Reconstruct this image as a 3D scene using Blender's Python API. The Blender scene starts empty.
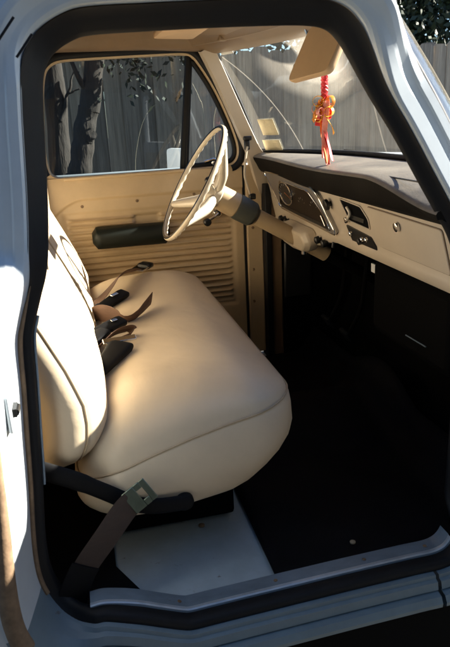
import bpy, bmesh, math, random
from mathutils import Vector, Matrix
random.seed(7)
S = bpy.context.scene
C = S.collection
R = math.radians
PI = math.pi

# ------------------------------------------------------------------ materials
def nt(name):
    m = bpy.data.materials.new(name); m.use_nodes = True
    t = m.node_tree
    for n in list(t.nodes): t.nodes.remove(n)
    out = t.nodes.new('ShaderNodeOutputMaterial')
    return m, t, out

def mat(name, col, rough=0.5, var=0.15, scale=12.0, metal=0.0, bump=0.0, bscale=200.0, coat=0.0,
        stain=None, stain_scale=5.0, stain_lo=0.58, stain_hi=0.7, spec=0.5, stretch=(1, 1, 1), rvar=0.1, bdist=0.002):
    m, t, out = nt(name)
    L = t.links.new
    b = t.nodes.new('ShaderNodeBsdfPrincipled')
    L(b.outputs[0], out.inputs[0])
    tc = t.nodes.new('ShaderNodeTexCoord')
    mp = t.nodes.new('ShaderNodeMapping'); mp.inputs['Scale'].default_value = stretch
    L(tc.outputs['Object'], mp.inputs[0])
    n = t.nodes.new('ShaderNodeTexNoise'); n.inputs['Scale'].default_value = scale
    n.inputs['Detail'].default_value = 6; n.inputs['Roughness'].default_value = 0.65
    L(mp.outputs[0], n.inputs['Vector'])
    cr = t.nodes.new('ShaderNodeValToRGB')
    lo = tuple(max(0, c * (1 - var)) for c in col); hi = tuple(min(1, c * (1 + var)) for c in col)
    cr.color_ramp.elements[0].color = (*lo, 1); cr.color_ramp.elements[1].color = (*hi, 1)
    cr.color_ramp.elements[0].position = 0.3; cr.color_ramp.elements[1].position = 0.7
    L(n.outputs['Fac'], cr.inputs[0])
    colout = cr.outputs[0]
    if stain:
        n2 = t.nodes.new('ShaderNodeTexNoise'); n2.inputs['Scale'].default_value = stain_scale
        n2.inputs['Detail'].default_value = 9; n2.inputs['Roughness'].default_value = 0.7
        L(mp.outputs[0], n2.inputs['Vector'])
        r2 = t.nodes.new('ShaderNodeMapRange'); r2.inputs[1].default_value = stain_lo; r2.inputs[2].default_value = stain_hi
        L(n2.outputs['Fac'], r2.inputs[0])
        mx = t.nodes.new('ShaderNodeMix'); mx.data_type = 'RGBA'
        L(r2.outputs[0], mx.inputs[0]); L(colout, mx.inputs[6]); mx.inputs[7].default_value = (*stain, 1)
        colout = mx.outputs[2]
    L(colout, b.inputs['Base Color'])
    rr = t.nodes.new('ShaderNodeMapRange'); rr.inputs[3].default_value = max(0.02, rough - rvar); rr.inputs[4].default_value = min(1, rough + rvar)
    L(n.outputs['Fac'], rr.inputs[0]); L(rr.outputs[0], b.inputs['Roughness'])
    b.inputs['Metallic'].default_value = metal
    b.inputs['Specular IOR Level'].default_value = spec
    b.inputs['Coat Weight'].default_value = coat
    b.inputs['Coat Roughness'].default_value = 0.15
    if bump:
        n3 = t.nodes.new('ShaderNodeTexNoise'); n3.inputs['Scale'].default_value = bscale; n3.inputs['Detail'].default_value = 3
        L(mp.outputs[0], n3.inputs['Vector'])
        bp = t.nodes.new('ShaderNodeBump'); bp.inputs['Strength'].default_value = bump; bp.inputs['Distance'].default_value = bdist
        L(n3.outputs['Fac'], bp.inputs['Height']); L(bp.outputs[0], b.inputs['Normal'])
    return m

def wrinkle(m, scale=7, strength=0.5, dist=0.012, stretch=(1, .6, 1)):
    t = m.node_tree; b = next(n for n in t.nodes if n.type == 'BSDF_PRINCIPLED')
    tc = t.nodes.new('ShaderNodeTexCoord'); mp = t.nodes.new('ShaderNodeMapping'); mp.inputs['Scale'].default_value = stretch
    t.links.new(tc.outputs['Object'], mp.inputs[0])
    n = t.nodes.new('ShaderNodeTexNoise'); n.inputs['Scale'].default_value = scale; n.inputs['Detail'].default_value = 4; n.inputs['Distortion'].default_value = 1.2
    t.links.new(mp.outputs[0], n.inputs['Vector'])
    bp = t.nodes.new('ShaderNodeBump'); bp.inputs['Strength'].default_value = strength; bp.inputs['Distance'].default_value = dist
    t.links.new(n.outputs['Fac'], bp.inputs['Height'])
    old = b.inputs['Normal'].links[0].from_node if b.inputs['Normal'].links else None
    if old: t.links.new(bp.outputs[0], old.inputs['Normal'])
    else: t.links.new(bp.outputs[0], b.inputs['Normal'])

def glass(name, tint=(0.9, 0.93, 0.92), dust=0.03, mask=None, haze_col=(0.75, 0.68, 0.55)):
    """thin pane: transparent + fresnel mirror + a film of dust that thickens at grazing view"""
    m, t, out = nt(name); L = t.links.new
    tr = t.nodes.new('ShaderNodeBsdfTransparent'); tr.inputs[0].default_value = (*tint, 1)
    gl = t.nodes.new('ShaderNodeBsdfGlossy'); gl.inputs['Roughness'].default_value = 0.02
    lf = t.nodes.new('ShaderNodeLayerWeight'); lf.inputs[0].default_value = 0.5
    sch = math_node(t, 'ADD', 0.06, math_node(t, 'MULTIPLY', 0.94, math_node(t, 'POWER', lf.outputs['Facing'], 5.0)))   # Schlick, same from both sides
    m1 = t.nodes.new('ShaderNodeMixShader'); L(sch, m1.inputs[0]); L(tr.outputs[0], m1.inputs[1]); L(gl.outputs[0], m1.inputs[2])
    df = t.nodes.new('ShaderNodeBsdfDiffuse'); df.inputs[0].default_value = (*haze_col, 1)
    tl = t.nodes.new('ShaderNodeBsdfTranslucent'); tl.inputs[0].default_value = (*haze_col, 1)
    m2 = t.nodes.new('ShaderNodeMixShader'); m2.inputs[0].default_value = 0.5
    L(df.outputs[0], m2.inputs[1]); L(tl.outputs[0], m2.inputs[2])
    tc = t.nodes.new('ShaderNodeTexCoord')
    nz = t.nodes.new('ShaderNodeTexNoise'); nz.inputs['Scale'].default_value = 9; nz.inputs['Detail'].default_value = 8
    L(tc.outputs['Object'], nz.inputs['Vector'])
    a = t.nodes.new('ShaderNodeMath'); a.operation = 'MULTIPLY'; L(nz.outputs['Fac'], a.inputs[0]); a.inputs[1].default_value = dust * 2
    fac = a.outputs[0]
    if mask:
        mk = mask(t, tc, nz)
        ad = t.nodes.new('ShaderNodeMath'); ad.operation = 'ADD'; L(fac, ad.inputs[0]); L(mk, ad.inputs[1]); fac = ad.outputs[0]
    lw = t.nodes.new('ShaderNodeLayerWeight'); lw.inputs[0].default_value = 0.5
    # film opacity ~ thickness / cos(view)
    c1 = t.nodes.new('ShaderNodeMath'); c1.operation = 'SUBTRACT'; c1.inputs[0].default_value = 1.02; L(lw.outputs['Facing'], c1.inputs[1])
    c2 = t.nodes.new('ShaderNodeMath'); c2.operation = 'DIVIDE'; L(fac, c2.inputs[0]); L(c1.outputs[0], c2.inputs[1]); c2.use_clamp = True
    m3 = t.nodes.new('ShaderNodeMixShader'); L(c2.outputs[0], m3.inputs[0]); L(m1.outputs[0], m3.inputs[1]); L(m2.outputs[0], m3.inputs[2])
    L(m3.outputs[0], out.inputs[0])
    return m

def math_node(t, op, a, b=None, clamp=False):
    n = t.nodes.new('ShaderNodeMath'); n.operation = op; n.use_clamp = clamp
    for i, v in enumerate((a, b)):
        if v is None: continue
        if isinstance(v, (int, float)): n.inputs[i].default_value = v
        else: t.links.new(v, n.inputs[i])
    return n.outputs[0]

def smooth(t, v, lo, hi):
    n = t.nodes.new('ShaderNodeMapRange'); n.interpolation_type = 'SMOOTHSTEP'
    t.links.new(v, n.inputs[0]); n.inputs[1].default_value = lo; n.inputs[2].default_value = hi
    return n.outputs[0]

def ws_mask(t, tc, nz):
    """film on the windshield: a crescent painting a reflection, an arc scratched by the wiper, streaks"""
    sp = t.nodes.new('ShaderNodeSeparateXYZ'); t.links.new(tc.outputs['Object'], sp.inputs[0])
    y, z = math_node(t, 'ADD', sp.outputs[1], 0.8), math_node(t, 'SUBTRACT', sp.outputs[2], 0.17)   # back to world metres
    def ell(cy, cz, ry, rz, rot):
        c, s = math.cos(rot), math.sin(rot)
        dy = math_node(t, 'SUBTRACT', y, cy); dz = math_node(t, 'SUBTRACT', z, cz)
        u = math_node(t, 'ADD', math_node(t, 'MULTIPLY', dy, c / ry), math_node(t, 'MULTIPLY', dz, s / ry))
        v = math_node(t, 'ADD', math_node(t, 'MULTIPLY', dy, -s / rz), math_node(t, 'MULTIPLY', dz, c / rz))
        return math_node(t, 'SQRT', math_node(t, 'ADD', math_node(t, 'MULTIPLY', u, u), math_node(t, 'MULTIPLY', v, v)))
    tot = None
    for e1, e2, w in WS_GLARE:
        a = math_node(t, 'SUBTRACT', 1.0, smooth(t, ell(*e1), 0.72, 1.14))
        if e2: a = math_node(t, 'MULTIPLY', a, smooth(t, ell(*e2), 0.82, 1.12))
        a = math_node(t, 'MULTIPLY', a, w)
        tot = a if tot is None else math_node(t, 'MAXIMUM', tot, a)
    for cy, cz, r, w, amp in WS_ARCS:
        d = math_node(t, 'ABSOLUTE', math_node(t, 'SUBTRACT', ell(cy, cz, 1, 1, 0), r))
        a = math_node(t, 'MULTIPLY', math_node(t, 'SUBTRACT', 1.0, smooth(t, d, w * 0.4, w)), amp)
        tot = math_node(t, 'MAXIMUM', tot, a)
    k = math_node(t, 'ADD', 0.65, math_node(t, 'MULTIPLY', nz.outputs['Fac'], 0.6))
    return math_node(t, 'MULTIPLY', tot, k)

WS_GLARE = [((1.02, 1.70, 0.275, 0.122, 0.0), (1.172, 1.755, 0.125, 0.046, 0.25), 0.07), ((0.99, 1.70, 0.21, 0.085, 0.0), (1.172, 1.755, 0.125, 0.046, 0.25), 0.12)]  # pale crescent with a hole: a reflection painted into the film opacity
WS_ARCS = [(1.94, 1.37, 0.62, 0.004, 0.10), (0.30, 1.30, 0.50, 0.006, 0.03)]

M = {}
M['paint'] = mat('white_body_paint', (0.54, 0.59, 0.615), 0.38, 0.07, 7, coat=0.25, stain=(0.30, 0.22, 0.15), stain_scale=16, stain_lo=0.68, stain_hi=0.78)
M['sill'] = mat('worn_shaded_sill_paint', (0.15, 0.205, 0.24), 0.5, 0.10, 14, stain=(0.09, 0.05, 0.03), stain_scale=22, stain_lo=0.66, stain_hi=0.74, bump=0.25, bscale=60)  # rust and wear, plus shade put into a base darker than the body
M['edge'] = mat('rusty_jamb_edge', (0.20, 0.13, 0.075), 0.7, 0.4, 22, bump=0.4, bscale=90)
M['rubber'] = mat('black_rubber', (0.007, 0.0075, 0.009), 0.62, 0.25, 30, spec=0.3, bump=0.15, bscale=60)
M['vinyl'] = mat('cream_vinyl', (0.74, 0.605, 0.43), 0.44, 0.06, 5, bump=0.12, bscale=420, rvar=0.06, bdist=0.001,
                 stain=(0.50, 0.39, 0.26), stain_scale=7, stain_lo=0.62, stain_hi=0.85)
wrinkle(M['vinyl'], 6, 0.22)
M['piping'] = mat('tan_piping', (0.50, 0.385, 0.25), 0.45, 0.1)
M['doortan'] = mat('tan_door_paint', (0.53, 0.40, 0.245), 0.42, 0.1, 6, coat=0.1, stain=(0.40, 0.29, 0.17), stain_scale=9, stain_lo=0.62, stain_hi=0.8)
M['dash'] = mat('cream_dash_paint', (0.55, 0.46, 0.345), 0.4, 0.06, 6, coat=0.15)
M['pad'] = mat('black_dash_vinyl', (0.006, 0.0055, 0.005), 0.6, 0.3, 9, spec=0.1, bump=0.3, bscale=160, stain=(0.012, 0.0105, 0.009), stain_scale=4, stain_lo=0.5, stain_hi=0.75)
M['black'] = mat('black_plastic', (0.012, 0.012, 0.012), 0.35, 0.2)
M['armrest'] = mat('dark_green_armrest_vinyl', (0.008, 0.0115, 0.0095), 0.5, 0.2, spec=0.3, bump=0.2, bscale=200)
M['blackmatt'] = mat('black_hinge_paint', (0.005, 0.005, 0.006), 0.65, 0.3, spec=0.2)
M['padtop'] = mat('faded_sunlit_dash_vinyl', (0.15, 0.13, 0.105), 0.5, 0.3, 7, bump=0.3, bscale=160, stain=(0.26, 0.225, 0.18), stain_scale=4, stain_lo=0.45, stain_hi=0.75)  # faded vinyl; its paler tone also paints the sun on the pad top
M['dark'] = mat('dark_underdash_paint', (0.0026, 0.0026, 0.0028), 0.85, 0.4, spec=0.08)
M['brownrail'] = mat('brown_header_paint', (0.20, 0.13, 0.072), 0.4, 0.12, 8)
M['mat'] = mat('black_floor_rubber', (0.005, 0.005, 0.006), 0.75, 0.4, 20, bump=0.5, bscale=120, spec=0.15)
M['floor'] = mat('pale_floor_paint', (0.40, 0.48, 0.52), 0.55, 0.12, 9, stain=(0.11, 0.05, 0.025), stain_scale=20, stain_lo=0.64, stain_hi=0.70)
M['alu'] = mat('scuffed_aluminium', (0.17, 0.22, 0.27), 0.42, 0.2, 25, metal=0.08, stain=(0.10, 0.06, 0.04), stain_scale=30, stain_lo=0.64, stain_hi=0.72, stretch=(0.4, 1, 1))
M['alubright'] = mat('bright_aluminium_edge', (0.42, 0.47, 0.52), 0.35, 0.15, 25, metal=0.3)
M['chrome'] = mat('chrome', (0.75, 0.75, 0.74), 0.12, 0.05, metal=1.0, rvar=0.05)
M['silver'] = mat('brushed_silver_bezel', (0.42, 0.41, 0.40), 0.35, 0.08, metal=0.8)
M['wheelcream'] = mat('cream_wheel_plastic', (0.66, 0.58, 0.45), 0.3, 0.07, 20, coat=0.3, stain=(0.40, 0.30, 0.19), stain_scale=12, stain_lo=0.6, stain_hi=0.8)
M['wheelblack'] = mat('black_wheel_grip', (0.015, 0.017, 0.022), 0.25, 0.2, coat=0.4)
M['columntan'] = mat('tan_column_paint', (0.48, 0.36, 0.22), 0.4, 0.08)
M['sleeve'] = mat('dark_green_sleeve', (0.055, 0.060, 0.050), 0.5, 0.3)
M['webbing'] = mat('brown_webbing', (0.13, 0.07, 0.045), 0.75, 0.15, 40, bump=0.5, bscale=500, stretch=(1, 1, 4))
M['webbingdark'] = mat('dark_brown_webbing', (0.055, 0.036, 0.027), 0.8, 0.15, 40, bump=0.5, bscale=500, stretch=(1, 1, 4))
M['olive'] = mat('dull_belt_steel', (0.20, 0.24, 0.19), 0.35, 0.2, metal=0.9)
M['glassdial'] = mat('dark_gauge_glass', (0.014, 0.010, 0.008), 0.35, 0.4, 10, spec=0.18)
M['winglass'] = glass('door_window_glass', (0.37, 0.42, 0.44), 0.010)
M['ventglass'] = glass('vent_window_glass', (0.80, 0.84, 0.86), 0.02)
M['rearglass'] = glass('rear_window_glass', (0.8, 0.84, 0.85), 0.02)
M['wsglass'] = glass('dusty_glare_windshield_glass', (0.90, 0.91, 0.88), 0.010, ws_mask)
M['sticker'] = mat('cream_paper_sticker', (0.72, 0.64, 0.44), 0.7, 0.1, 40, stain=(0.50, 0.40, 0.26), stain_scale=60, stain_lo=0.58, stain_hi=0.7)
M['white'] = mat('white_plastic', (0.85, 0.85, 0.82), 0.5, 0.05)
M['visor'] = mat('tan_visor_vinyl', (0.60, 0.40, 0.225), 0.55, 0.08, 8, bump=0.15, bscale=300)
M['red'] = mat('red_ribbon', (0.60, 0.03, 0.035), 0.45, 0.25, 60)
M['orange'] = mat('orange_ribbon', (0.80, 0.26, 0.02), 0.45, 0.2, 60)
M['yellow'] = mat('yellow_ribbon', (0.85, 0.50, 0.04), 0.45, 0.2, 60)
M['pink'] = mat('faded_pink_ribbon', (0.78, 0.30, 0.25), 0.5, 0.2, 60)
M['amber'] = mat('amber_plastic', (0.60, 0.20, 0.05), 0.3, 0.1)
M['tyre'] = mat('tyre_rubber', (0.02, 0.02, 0.02), 0.8, 0.3)
M['bark'] = mat('rough_bark', (0.060, 0.048, 0.038), 0.9, 0.5, 14, bump=1.0, bscale=25, stretch=(1, 1, 0.25), bdist=0.02)
M['leaf'] = mat('green_leaves', (0.024, 0.033, 0.013), 0.6, 0.45, 6)
M['leafdark'] = mat('dark_leaves', (0.022, 0.036, 0.012), 0.6, 0.5, 5)
M['straw'] = mat('dry_straw', (0.34, 0.29, 0.19), 0.7, 0.2)
M['ground'] = mat('dry_dirt_ground', (0.05, 0.046, 0.042), 0.95, 0.35, 3, bump=0.8, bscale=14, bdist=0.03, stain=(0.05, 0.048, 0.03), stain_scale=1.2, stain_lo=0.5, stain_hi=0.65)

def fence_mat():
    m, t, out = nt('weathered_fence_boards'); L = t.links.new
    b = t.nodes.new('ShaderNodeBsdfPrincipled'); b.inputs['Roughness'].default_value = 0.9
    L(b.outputs[0], out.inputs[0])
    at = t.nodes.new('ShaderNodeAttribute'); at.attribute_name = 'board'
    tc = t.nodes.new('ShaderNodeTexCoord')
    mp = t.nodes.new('ShaderNodeMapping'); mp.inputs['Scale'].default_value = (30, 30, 1.1)
    L(tc.outputs['Object'], mp.inputs[0])
    n = t.nodes.new('ShaderNodeTexNoise'); n.inputs['Scale'].default_value = 1.6; n.inputs['Detail'].default_value = 8; n.inputs['Roughness'].default_value = 0.7
    L(mp.outputs[0], n.inputs['Vector'])
    cr = t.nodes.new('ShaderNodeValToRGB'); e = cr.color_ramp.elements
    e[0].position = 0.3; e[0].color = (0.23, 0.19, 0.148, 1); e[1].position = 0.72; e[1].color = (0.56, 0.485, 0.385, 1)
    L(n.outputs['Fac'], cr.inputs[0])
    mx = t.nodes.new('ShaderNodeMix'); mx.data_type = 'RGBA'; mx.blend_type = 'MULTIPLY'; mx.inputs[0].default_value = 1
    L(cr.outputs[0], mx.inputs[6])
    c2 = t.nodes.new('ShaderNodeValToRGB'); e = c2.color_ramp.elements
    e[0].color = (0.58, 0.59, 0.60, 1); e[1].color = (1.2, 1.14, 1.02, 1)
    L(at.outputs['Fac'], c2.inputs[0]); L(c2.outputs[0], mx.inputs[7])
    L(mx.outputs[2], b.inputs['Base Color'])
    bp = t.nodes.new('ShaderNodeBump'); bp.inputs['Strength'].default_value = 0.6; bp.inputs['Distance'].default_value = 0.01
    L(n.outputs['Fac'], bp.inputs['Height']); L(bp.outputs[0], b.inputs['Normal'])
    return m
M['fence'] = fence_mat()

# ------------------------------------------------------------------ mesh building
class MB:
    def __init__(s): s.v = []; s.f = []; s.mi = []; s.cur = 0
    def add(s, vs, fs):
        o = len(s.v); s.v += [tuple(p) for p in vs]
        for f in fs: s.f.append([i + o for i in f]); s.mi.append(s.cur)
        return s
    def grid(s, rows, closed_u=False, closed_v=False, flip=False):
        """rows: list of equal-length point lists"""
        n, m = len(rows), len(rows[0]); vs = [p for r in rows for p in r]; fs = []
        for i in range(n if closed_v else n - 1):
            for j in range(m if closed_u else m - 1):
                a, b = i * m + j, i * m + (j + 1) % m
                c, d = ((i + 1) % n) * m + (j + 1) % m, ((i + 1) % n) * m + j
                fs.append((d, c, b, a) if flip else (a, b, c, d))
        return s.add(vs, fs)
    def box(s, c, d, rot=None):
        vs = []
        for x in (-.5, .5):
            for y in (-.5, .5):
                for z in (-.5, .5):
                    p = Vector((x * d[0], y * d[1], z * d[2]))
                    if rot: p = rot @ p
                    vs.append(p + Vector(c))
        return s.add(vs, [(0, 1, 3, 2), (4, 6, 7, 5), (0, 4, 5, 1), (2, 3, 7, 6), (0, 2, 6, 4), (1, 5, 7, 3)])
    def tube(s, path, r, n=10, closed=False, caps=True, flat=None):
        """r: number or list; flat: (ratio, up vector) for an oval section"""
        P = [Vector(p) for p in path]; k = len(P); rows = []
        up = Vector(flat[1]) if flat else None
        prev = None
        for i, p in enumerate(P):
            if closed: t = P[(i + 1) % k] - P[i - 1]
            else: t = P[min(i + 1, k - 1)] - P[max(i - 1, 0)]
            t.normalize()
            if up is not None: a = up - t * up.dot(t)
            elif prev is None:
                a = Vector((0, 0, 1)) if abs(t.z) < .9 else Vector((1, 0, 0)); a = a - t * a.dot(t)
            else: a = prev - t * prev.dot(t)
            a.normalize(); prev = a; b = t.cross(a)
            ri = r[i] if isinstance(r, (list, tuple)) else r
            q = flat[0] if flat else 1
            rows.append([p + a * (ri * math.cos(2 * PI * j / n)) + b * (ri * q * math.sin(2 * PI * j / n)) for j in range(n)])
        s.grid(rows, closed_u=True, closed_v=closed)
        if caps and not closed:
            o = len(s.v) - k * n
            s.f.append([o + j for j in range(n)][::-1]); s.mi.append(s.cur)
            s.f.append([o + (k - 1) * n + j for j in range(n)]); s.mi.append(s.cur)
        return s
    def prism(s, poly, off, inset=0.0, bev=0.0):
        """poly: 3D points (planar, ordered); extruded by vector off; bev: small inset on the far face"""
        P = [Vector(p) for p in poly]; o = Vector(off); n = len(P); c = sum(P, Vector()) / n
        rows = [P]
        if bev:
            d = o.normalized() * bev
            rows.append([p + o - d for p in P])
            rows.append([p + o + (c - p).normalized() * bev for p in P])
        else: rows.append([p + o for p in P])
        s.grid(rows, closed_u=True)
        base = len(s.v) - len(rows) * n
        s.f.append([base + j for j in range(n)][::-1]); s.mi.append(s.cur)
        s.f.append([base + (len(rows) - 1) * n + j for j in range(n)]); s.mi.append(s.cur)
        return s
    def lathe(s, org, axis, prof, n=24):
        """prof: [(distance along axis, radius)]"""
        ax = Vector(axis).normalized(); a = ax.orthogonal().normalized(); b = ax.cross(a); O = Vector(org)
        rows = [[O + ax * h + (a * math.cos(2 * PI * j / n) + b * math.sin(2 * PI * j / n)) * max(r, 1e-4) for j in range(n)] for h, r in prof]
        s.grid(rows, closed_u=True, flip=False)
        base = len(s.v) - len(rows) * n
        s.f.append([base + j for j in range(n)][::-1]); s.mi.append(s.cur)
        s.f.append([base + (len(rows) - 1) * n + j for j in range(n)]); s.mi.append(s.cur)
        return s
    def build(s, name, mats, parent=None, smooth=True, ang=38, bevel=0, fix=True, solid=0, subd=0):
        me = bpy.data.meshes.new(name); me.from_pydata(s.v, [], s.f)
        if not isinstance(mats, (list, tuple)): mats = [mats]
        for m_ in mats: me.materials.append(m_)
        if len(mats) > 1: me.polygons.foreach_set('material_index', s.mi)
        if fix:
            bm = bmesh.new(); bm.from_mesh(me); bmesh.ops.recalc_face_normals(bm, faces=bm.faces); bm.to_mesh(me); bm.free()
        if smooth:
            me.polygons.foreach_set('use_smooth', [True] * len(me.polygons))
            me.set_sharp_from_angle(angle=R(ang))
        me.update()
        o = bpy.data.objects.new(name, me); C.objects.link(o)
        if solid:
            md = o.modifiers.new('thick', 'SOLIDIFY'); md.thickness = abs(solid); md.offset = 1 if solid > 0 else -1
        if bevel:
            md = o.modifiers.new('bev', 'BEVEL'); md.width = bevel; md.segments = 2; md.limit_method = 'ANGLE'; md.angle_limit = R(40)
            md.harden_normals = False
        if subd:
            md = o.modifiers.new('sub', 'SUBSURF'); md.levels = subd; md.render_levels = subd
        if parent is not None: put(o, parent)
        return o

def put(o, parent):
    o.parent = parent
    o.matrix_parent_inverse = Matrix.Identity(4)
    # every part is modelled in world space; parents' origins are taken off here
    off = Vector((0, 0, 0)); p = parent
    while p is not None: off += p.location; p = p.parent
    if o.type == 'MESH' and off.length > 0: o.data.transform(Matrix.Translation(-off))

def tag(o, label, cat, group=None, kind=None):
    if label: o['label'] = label
    if cat: o['category'] = cat
    if group: o['group'] = group
    if kind: o['kind'] = kind
    return o
def empty(name, loc, label=None, cat=None, group=None, parent=None):
    o = bpy.data.objects.new(name, None); C.objects.link(o); o.location = loc; o.empty_display_size = 0.1
    if parent is not None: o.parent = parent; o.location = Vector(loc)
    return tag(o, label, cat, group)

def crom(pts, n=6, closed=False):
    """Catmull-Rom resample"""
    P = [Vector(p) for p in pts]; k = len(P); out = []
    for i in range(k if closed else k - 1):
        p0 = P[(i - 1) % k] if closed or i > 0 else P[0] * 2 - P[1]
        p1 = P[i]; p2 = P[(i + 1) % k]
        p3 = P[(i + 2) % k] if closed or i + 2 < k else P[k - 1] * 2 - P[k - 2]
        for j in range(n):
            t = j / n
            out.append(0.5 * ((2 * p1) + (-p0 + p2) * t + (2 * p0 - 5 * p1 + 4 * p2 - p3) * t * t + (-p0 + 3 * p1 - 3 * p2 + p3) * t ** 3))
    if not closed: out.append(P[-1])
    return out
def lerp(a, b, t): return a + (b - a) * t
def sstep(a, b, x):
    t = max(0, min(1, (x - a) / (b - a))); return t * t * (3 - 2 * t)
def interp(x, tab):
    if x <= tab[0][0]: return tab[0][1]
    for (a, b), (c, d) in zip(tab, tab[1:]):
        if x <= c: return b + (d - b) * (x - a) / (c - a)
    return tab[-1][1]

# ------------------------------------------------------------------ the truck
truck = empty('pickup_truck', (0.3, 0.8, -0.17),
              'old white pickup truck with open passenger door and cream bench seat', 'pickup truck')

# the passenger door opening: inner edge of the rubber seal, (x, z)
OPEN = [(-.100, .520), (-.126, .540), (-.146, .596), (-.148, .683), (-.135, .834), (-.127, .947), (-.119, 1.048), (-.113, 1.138), (-.102, 1.180),
        (-.086, 1.225), (-.070, 1.27), (-.060, 1.32), (-.049, 1.413), (-.036, 1.57), (-.027, 1.630), (-.008, 1.662), (.03, 1.685), (.066, 1.693),
        (.16, 1.697), (.261, 1.70), (.38, 1.702), (.464, 1.701), (.505, 1.694), (.530, 1.675), (.552, 1.645), (.600, 1.570), (.655, 1.492), (.72, 1.390), (.765, 1.32),
        (.800, 1.262), (.824, 1.19), (.835, 1.08), (.838, .90), (.838, .70), (.836, .58), (.825, .510), (.79, .476), (.70, .472), (.55, .468), (.437, .464), (.30, .459), (.20, .455),
        (.155, .453), (.135, .457), (.09, .476), (.03, .502), (-.035, .520), (-.07, .519)]
PATH = crom([(x, 0, z) for x, z in OPEN], 6, closed=True)
NP = len(PATH)
def pnorm(i):
    t = PATH[(i + 2) % NP] - PATH[i - 2]; t.normalize()
    n = Vector((-t.z, 0, t.x)); c = Vector((.36, 0, 1.05))
    return n if n.dot(PATH[i] - c) > 0 else -n
NORM = []
for i in range(NP): NORM.append(pnorm(i))
for _ in range(5):
    NORM = [(NORM[i - 1] + NORM[i] * 2 + NORM[(i + 1) % NP]).normalized() for i in range(NP)]
UP = [(.026, .045), (.029, .025), (.033, .004), (.040, -.006), (.056, -.007), (.060, -.0045), (.074, -.004), (.090, .002), (.102, .012), (.110, .035)]
LOB = [(.024, .045), (.027, .030), (.031, .005), (.037, -.025), (.043, -.055), (.049, -.082), (.055, -.097), (.064, -.104), (.080, -.102), (.095, -.10)]
BOT = [(.020, -.030), (.022, -.047), (.032, -.048), (.035, -.057), (.056, -.060), (.060, -.053), (.064, -.074), (.080, -.081), (.092, -.079), (.108, .0)]
RUP = [(.030, .030), (.026, .042), (.014, .046), (.004, .050), (-.001, .058), (-.001, .066), (.004, .074), (.016, .078), (.030, .078)]
RBO = [(.022, -.034), (.013, -.036), (.005, -.034), (.000, -.026), (-.002, -.016), (-.001, -.004), (.003, .004), (.010, .008), (.022, .008)]
def weights(i):
    x, z = PATH[i].x, PATH[i].z
    wb = 1 - sstep(.50, .60, z)                        # bottom
    if x < -.02: wb *= sstep(-.15, -.05, x)
    wl = (1 - sstep(1.19, 1.33, z)) * (1 - wb)         # below the belt
    return wb, wl, 1 - wb - wl
def blend(i, up, lo, bo):
    wb, wl, wu = weights(i)
    return [(wu * a[0] + wl * b[0] + wb * c[0], wu * a[1] + wl * b[1] + wb * c[1]) for a, b, c in zip(up, lo, bo)]
def opening_rows(up, lo, bo, fy=lambda y: y):
    return [[PATH[i] + NORM[i] * o + Vector((0, fy(y), 0)) for o, y in blend(i, up, lo, bo)] for i in range(NP)]

UPR = [(.040, .022), (.044, .014), (.050, .010), (.058, .008), (.066, .005), (.074, .000), (.086, -.008), (.098, -.010), (.106, -.004), (.110, .01)]
APR = [(.026, .048), (.0275, .044), (.0285, .036), (.030, .028), (.034, .025), (.064, .030), (.068, .037), (.082, .036), (.086, .032), (.103, .0345)]
mb = MB(); rows = opening_rows(UP, LOB, BOT); rows2 = opening_rows(UPR, LOB, BOT)
def roofw(i): return sstep(1.60, 1.68, PATH[i].z) if PATH[i].x < .3 else sstep(1.52, 1.70, PATH[i].z)
rows3 = opening_rows(APR, LOB, BOT)
def aw(i): return sstep(.50, .56, PATH[i].x) * sstep(1.22, 1.34, PATH[i].z) * (1 - roofw(i))
rows = [[a.lerp(b, roofw(i)).lerp(c, aw(i)) for a, b, c in zip(rows[i], rows2[i], rows3[i])] for i in range(NP)]
JAMB = rows
def dense(row):
    out = [row[0]]
    for a, b in zip(row, row[1:]): out += [a.lerp(b, .12), a.lerp(b, .88), b]
    return out
i = next(k for k in range(NP // 2, NP) if PATH[k].z < .54 and PATH[k].x < .80); BI = []
while not (PATH[i].x < 0 and PATH[i].z > .595): BI.append(i); i = (i + 1) % NP
order_ = [BI[-1]]
while order_[-1] != BI[0]: order_.append((order_[-1] + 1) % NP)
BI = BI[::-1]                                   # rear to front along the sill
mb.grid([dense(rows[i]) for i in order_])
frame = mb.build('door_frame', M['paint'], truck, ang=50)
frame['label'] = 'white painted jamb round the open passenger doorway'
RUB = [(.0345, .001), (.028, .016), (.018, .032), (.008, .044), (.000, .054), (-.001, .062), (.004, .072), (.016, .078), (.030, .078)]
RAP = [(.026, .036), (.022, .046), (.012, .050), (.003, .054), (-.001, .060), (-.001, .066), (.004, .074), (.016, .078), (.030, .078)]
RRO = [(.038, .020), (.034, .028), (.022, .038), (.006, .050), (-.001, .058), (-.001, .066), (.004, .074), (.016, .078), (.030, .078)]
rows = opening_rows(RUB, RUP, RBO); rowsA = opening_rows(RAP, RUP, RBO); rows2 = opening_rows(RRO, RUP, RBO)
rows = [[a.lerp(b, sstep(.2, .4, PATH[i].x)) for a, b in zip(rows[i], rowsA[i])] for i in range(NP)]
rows = [[a.lerp(b, roofw(i)) for a, b in zip(rows[i], rows2[i])] for i in range(NP)]
mb = MB(); mb.grid(rows, closed_v=True)
mb.build('door_seal', M['rubber'], frame, ang=60)
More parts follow.
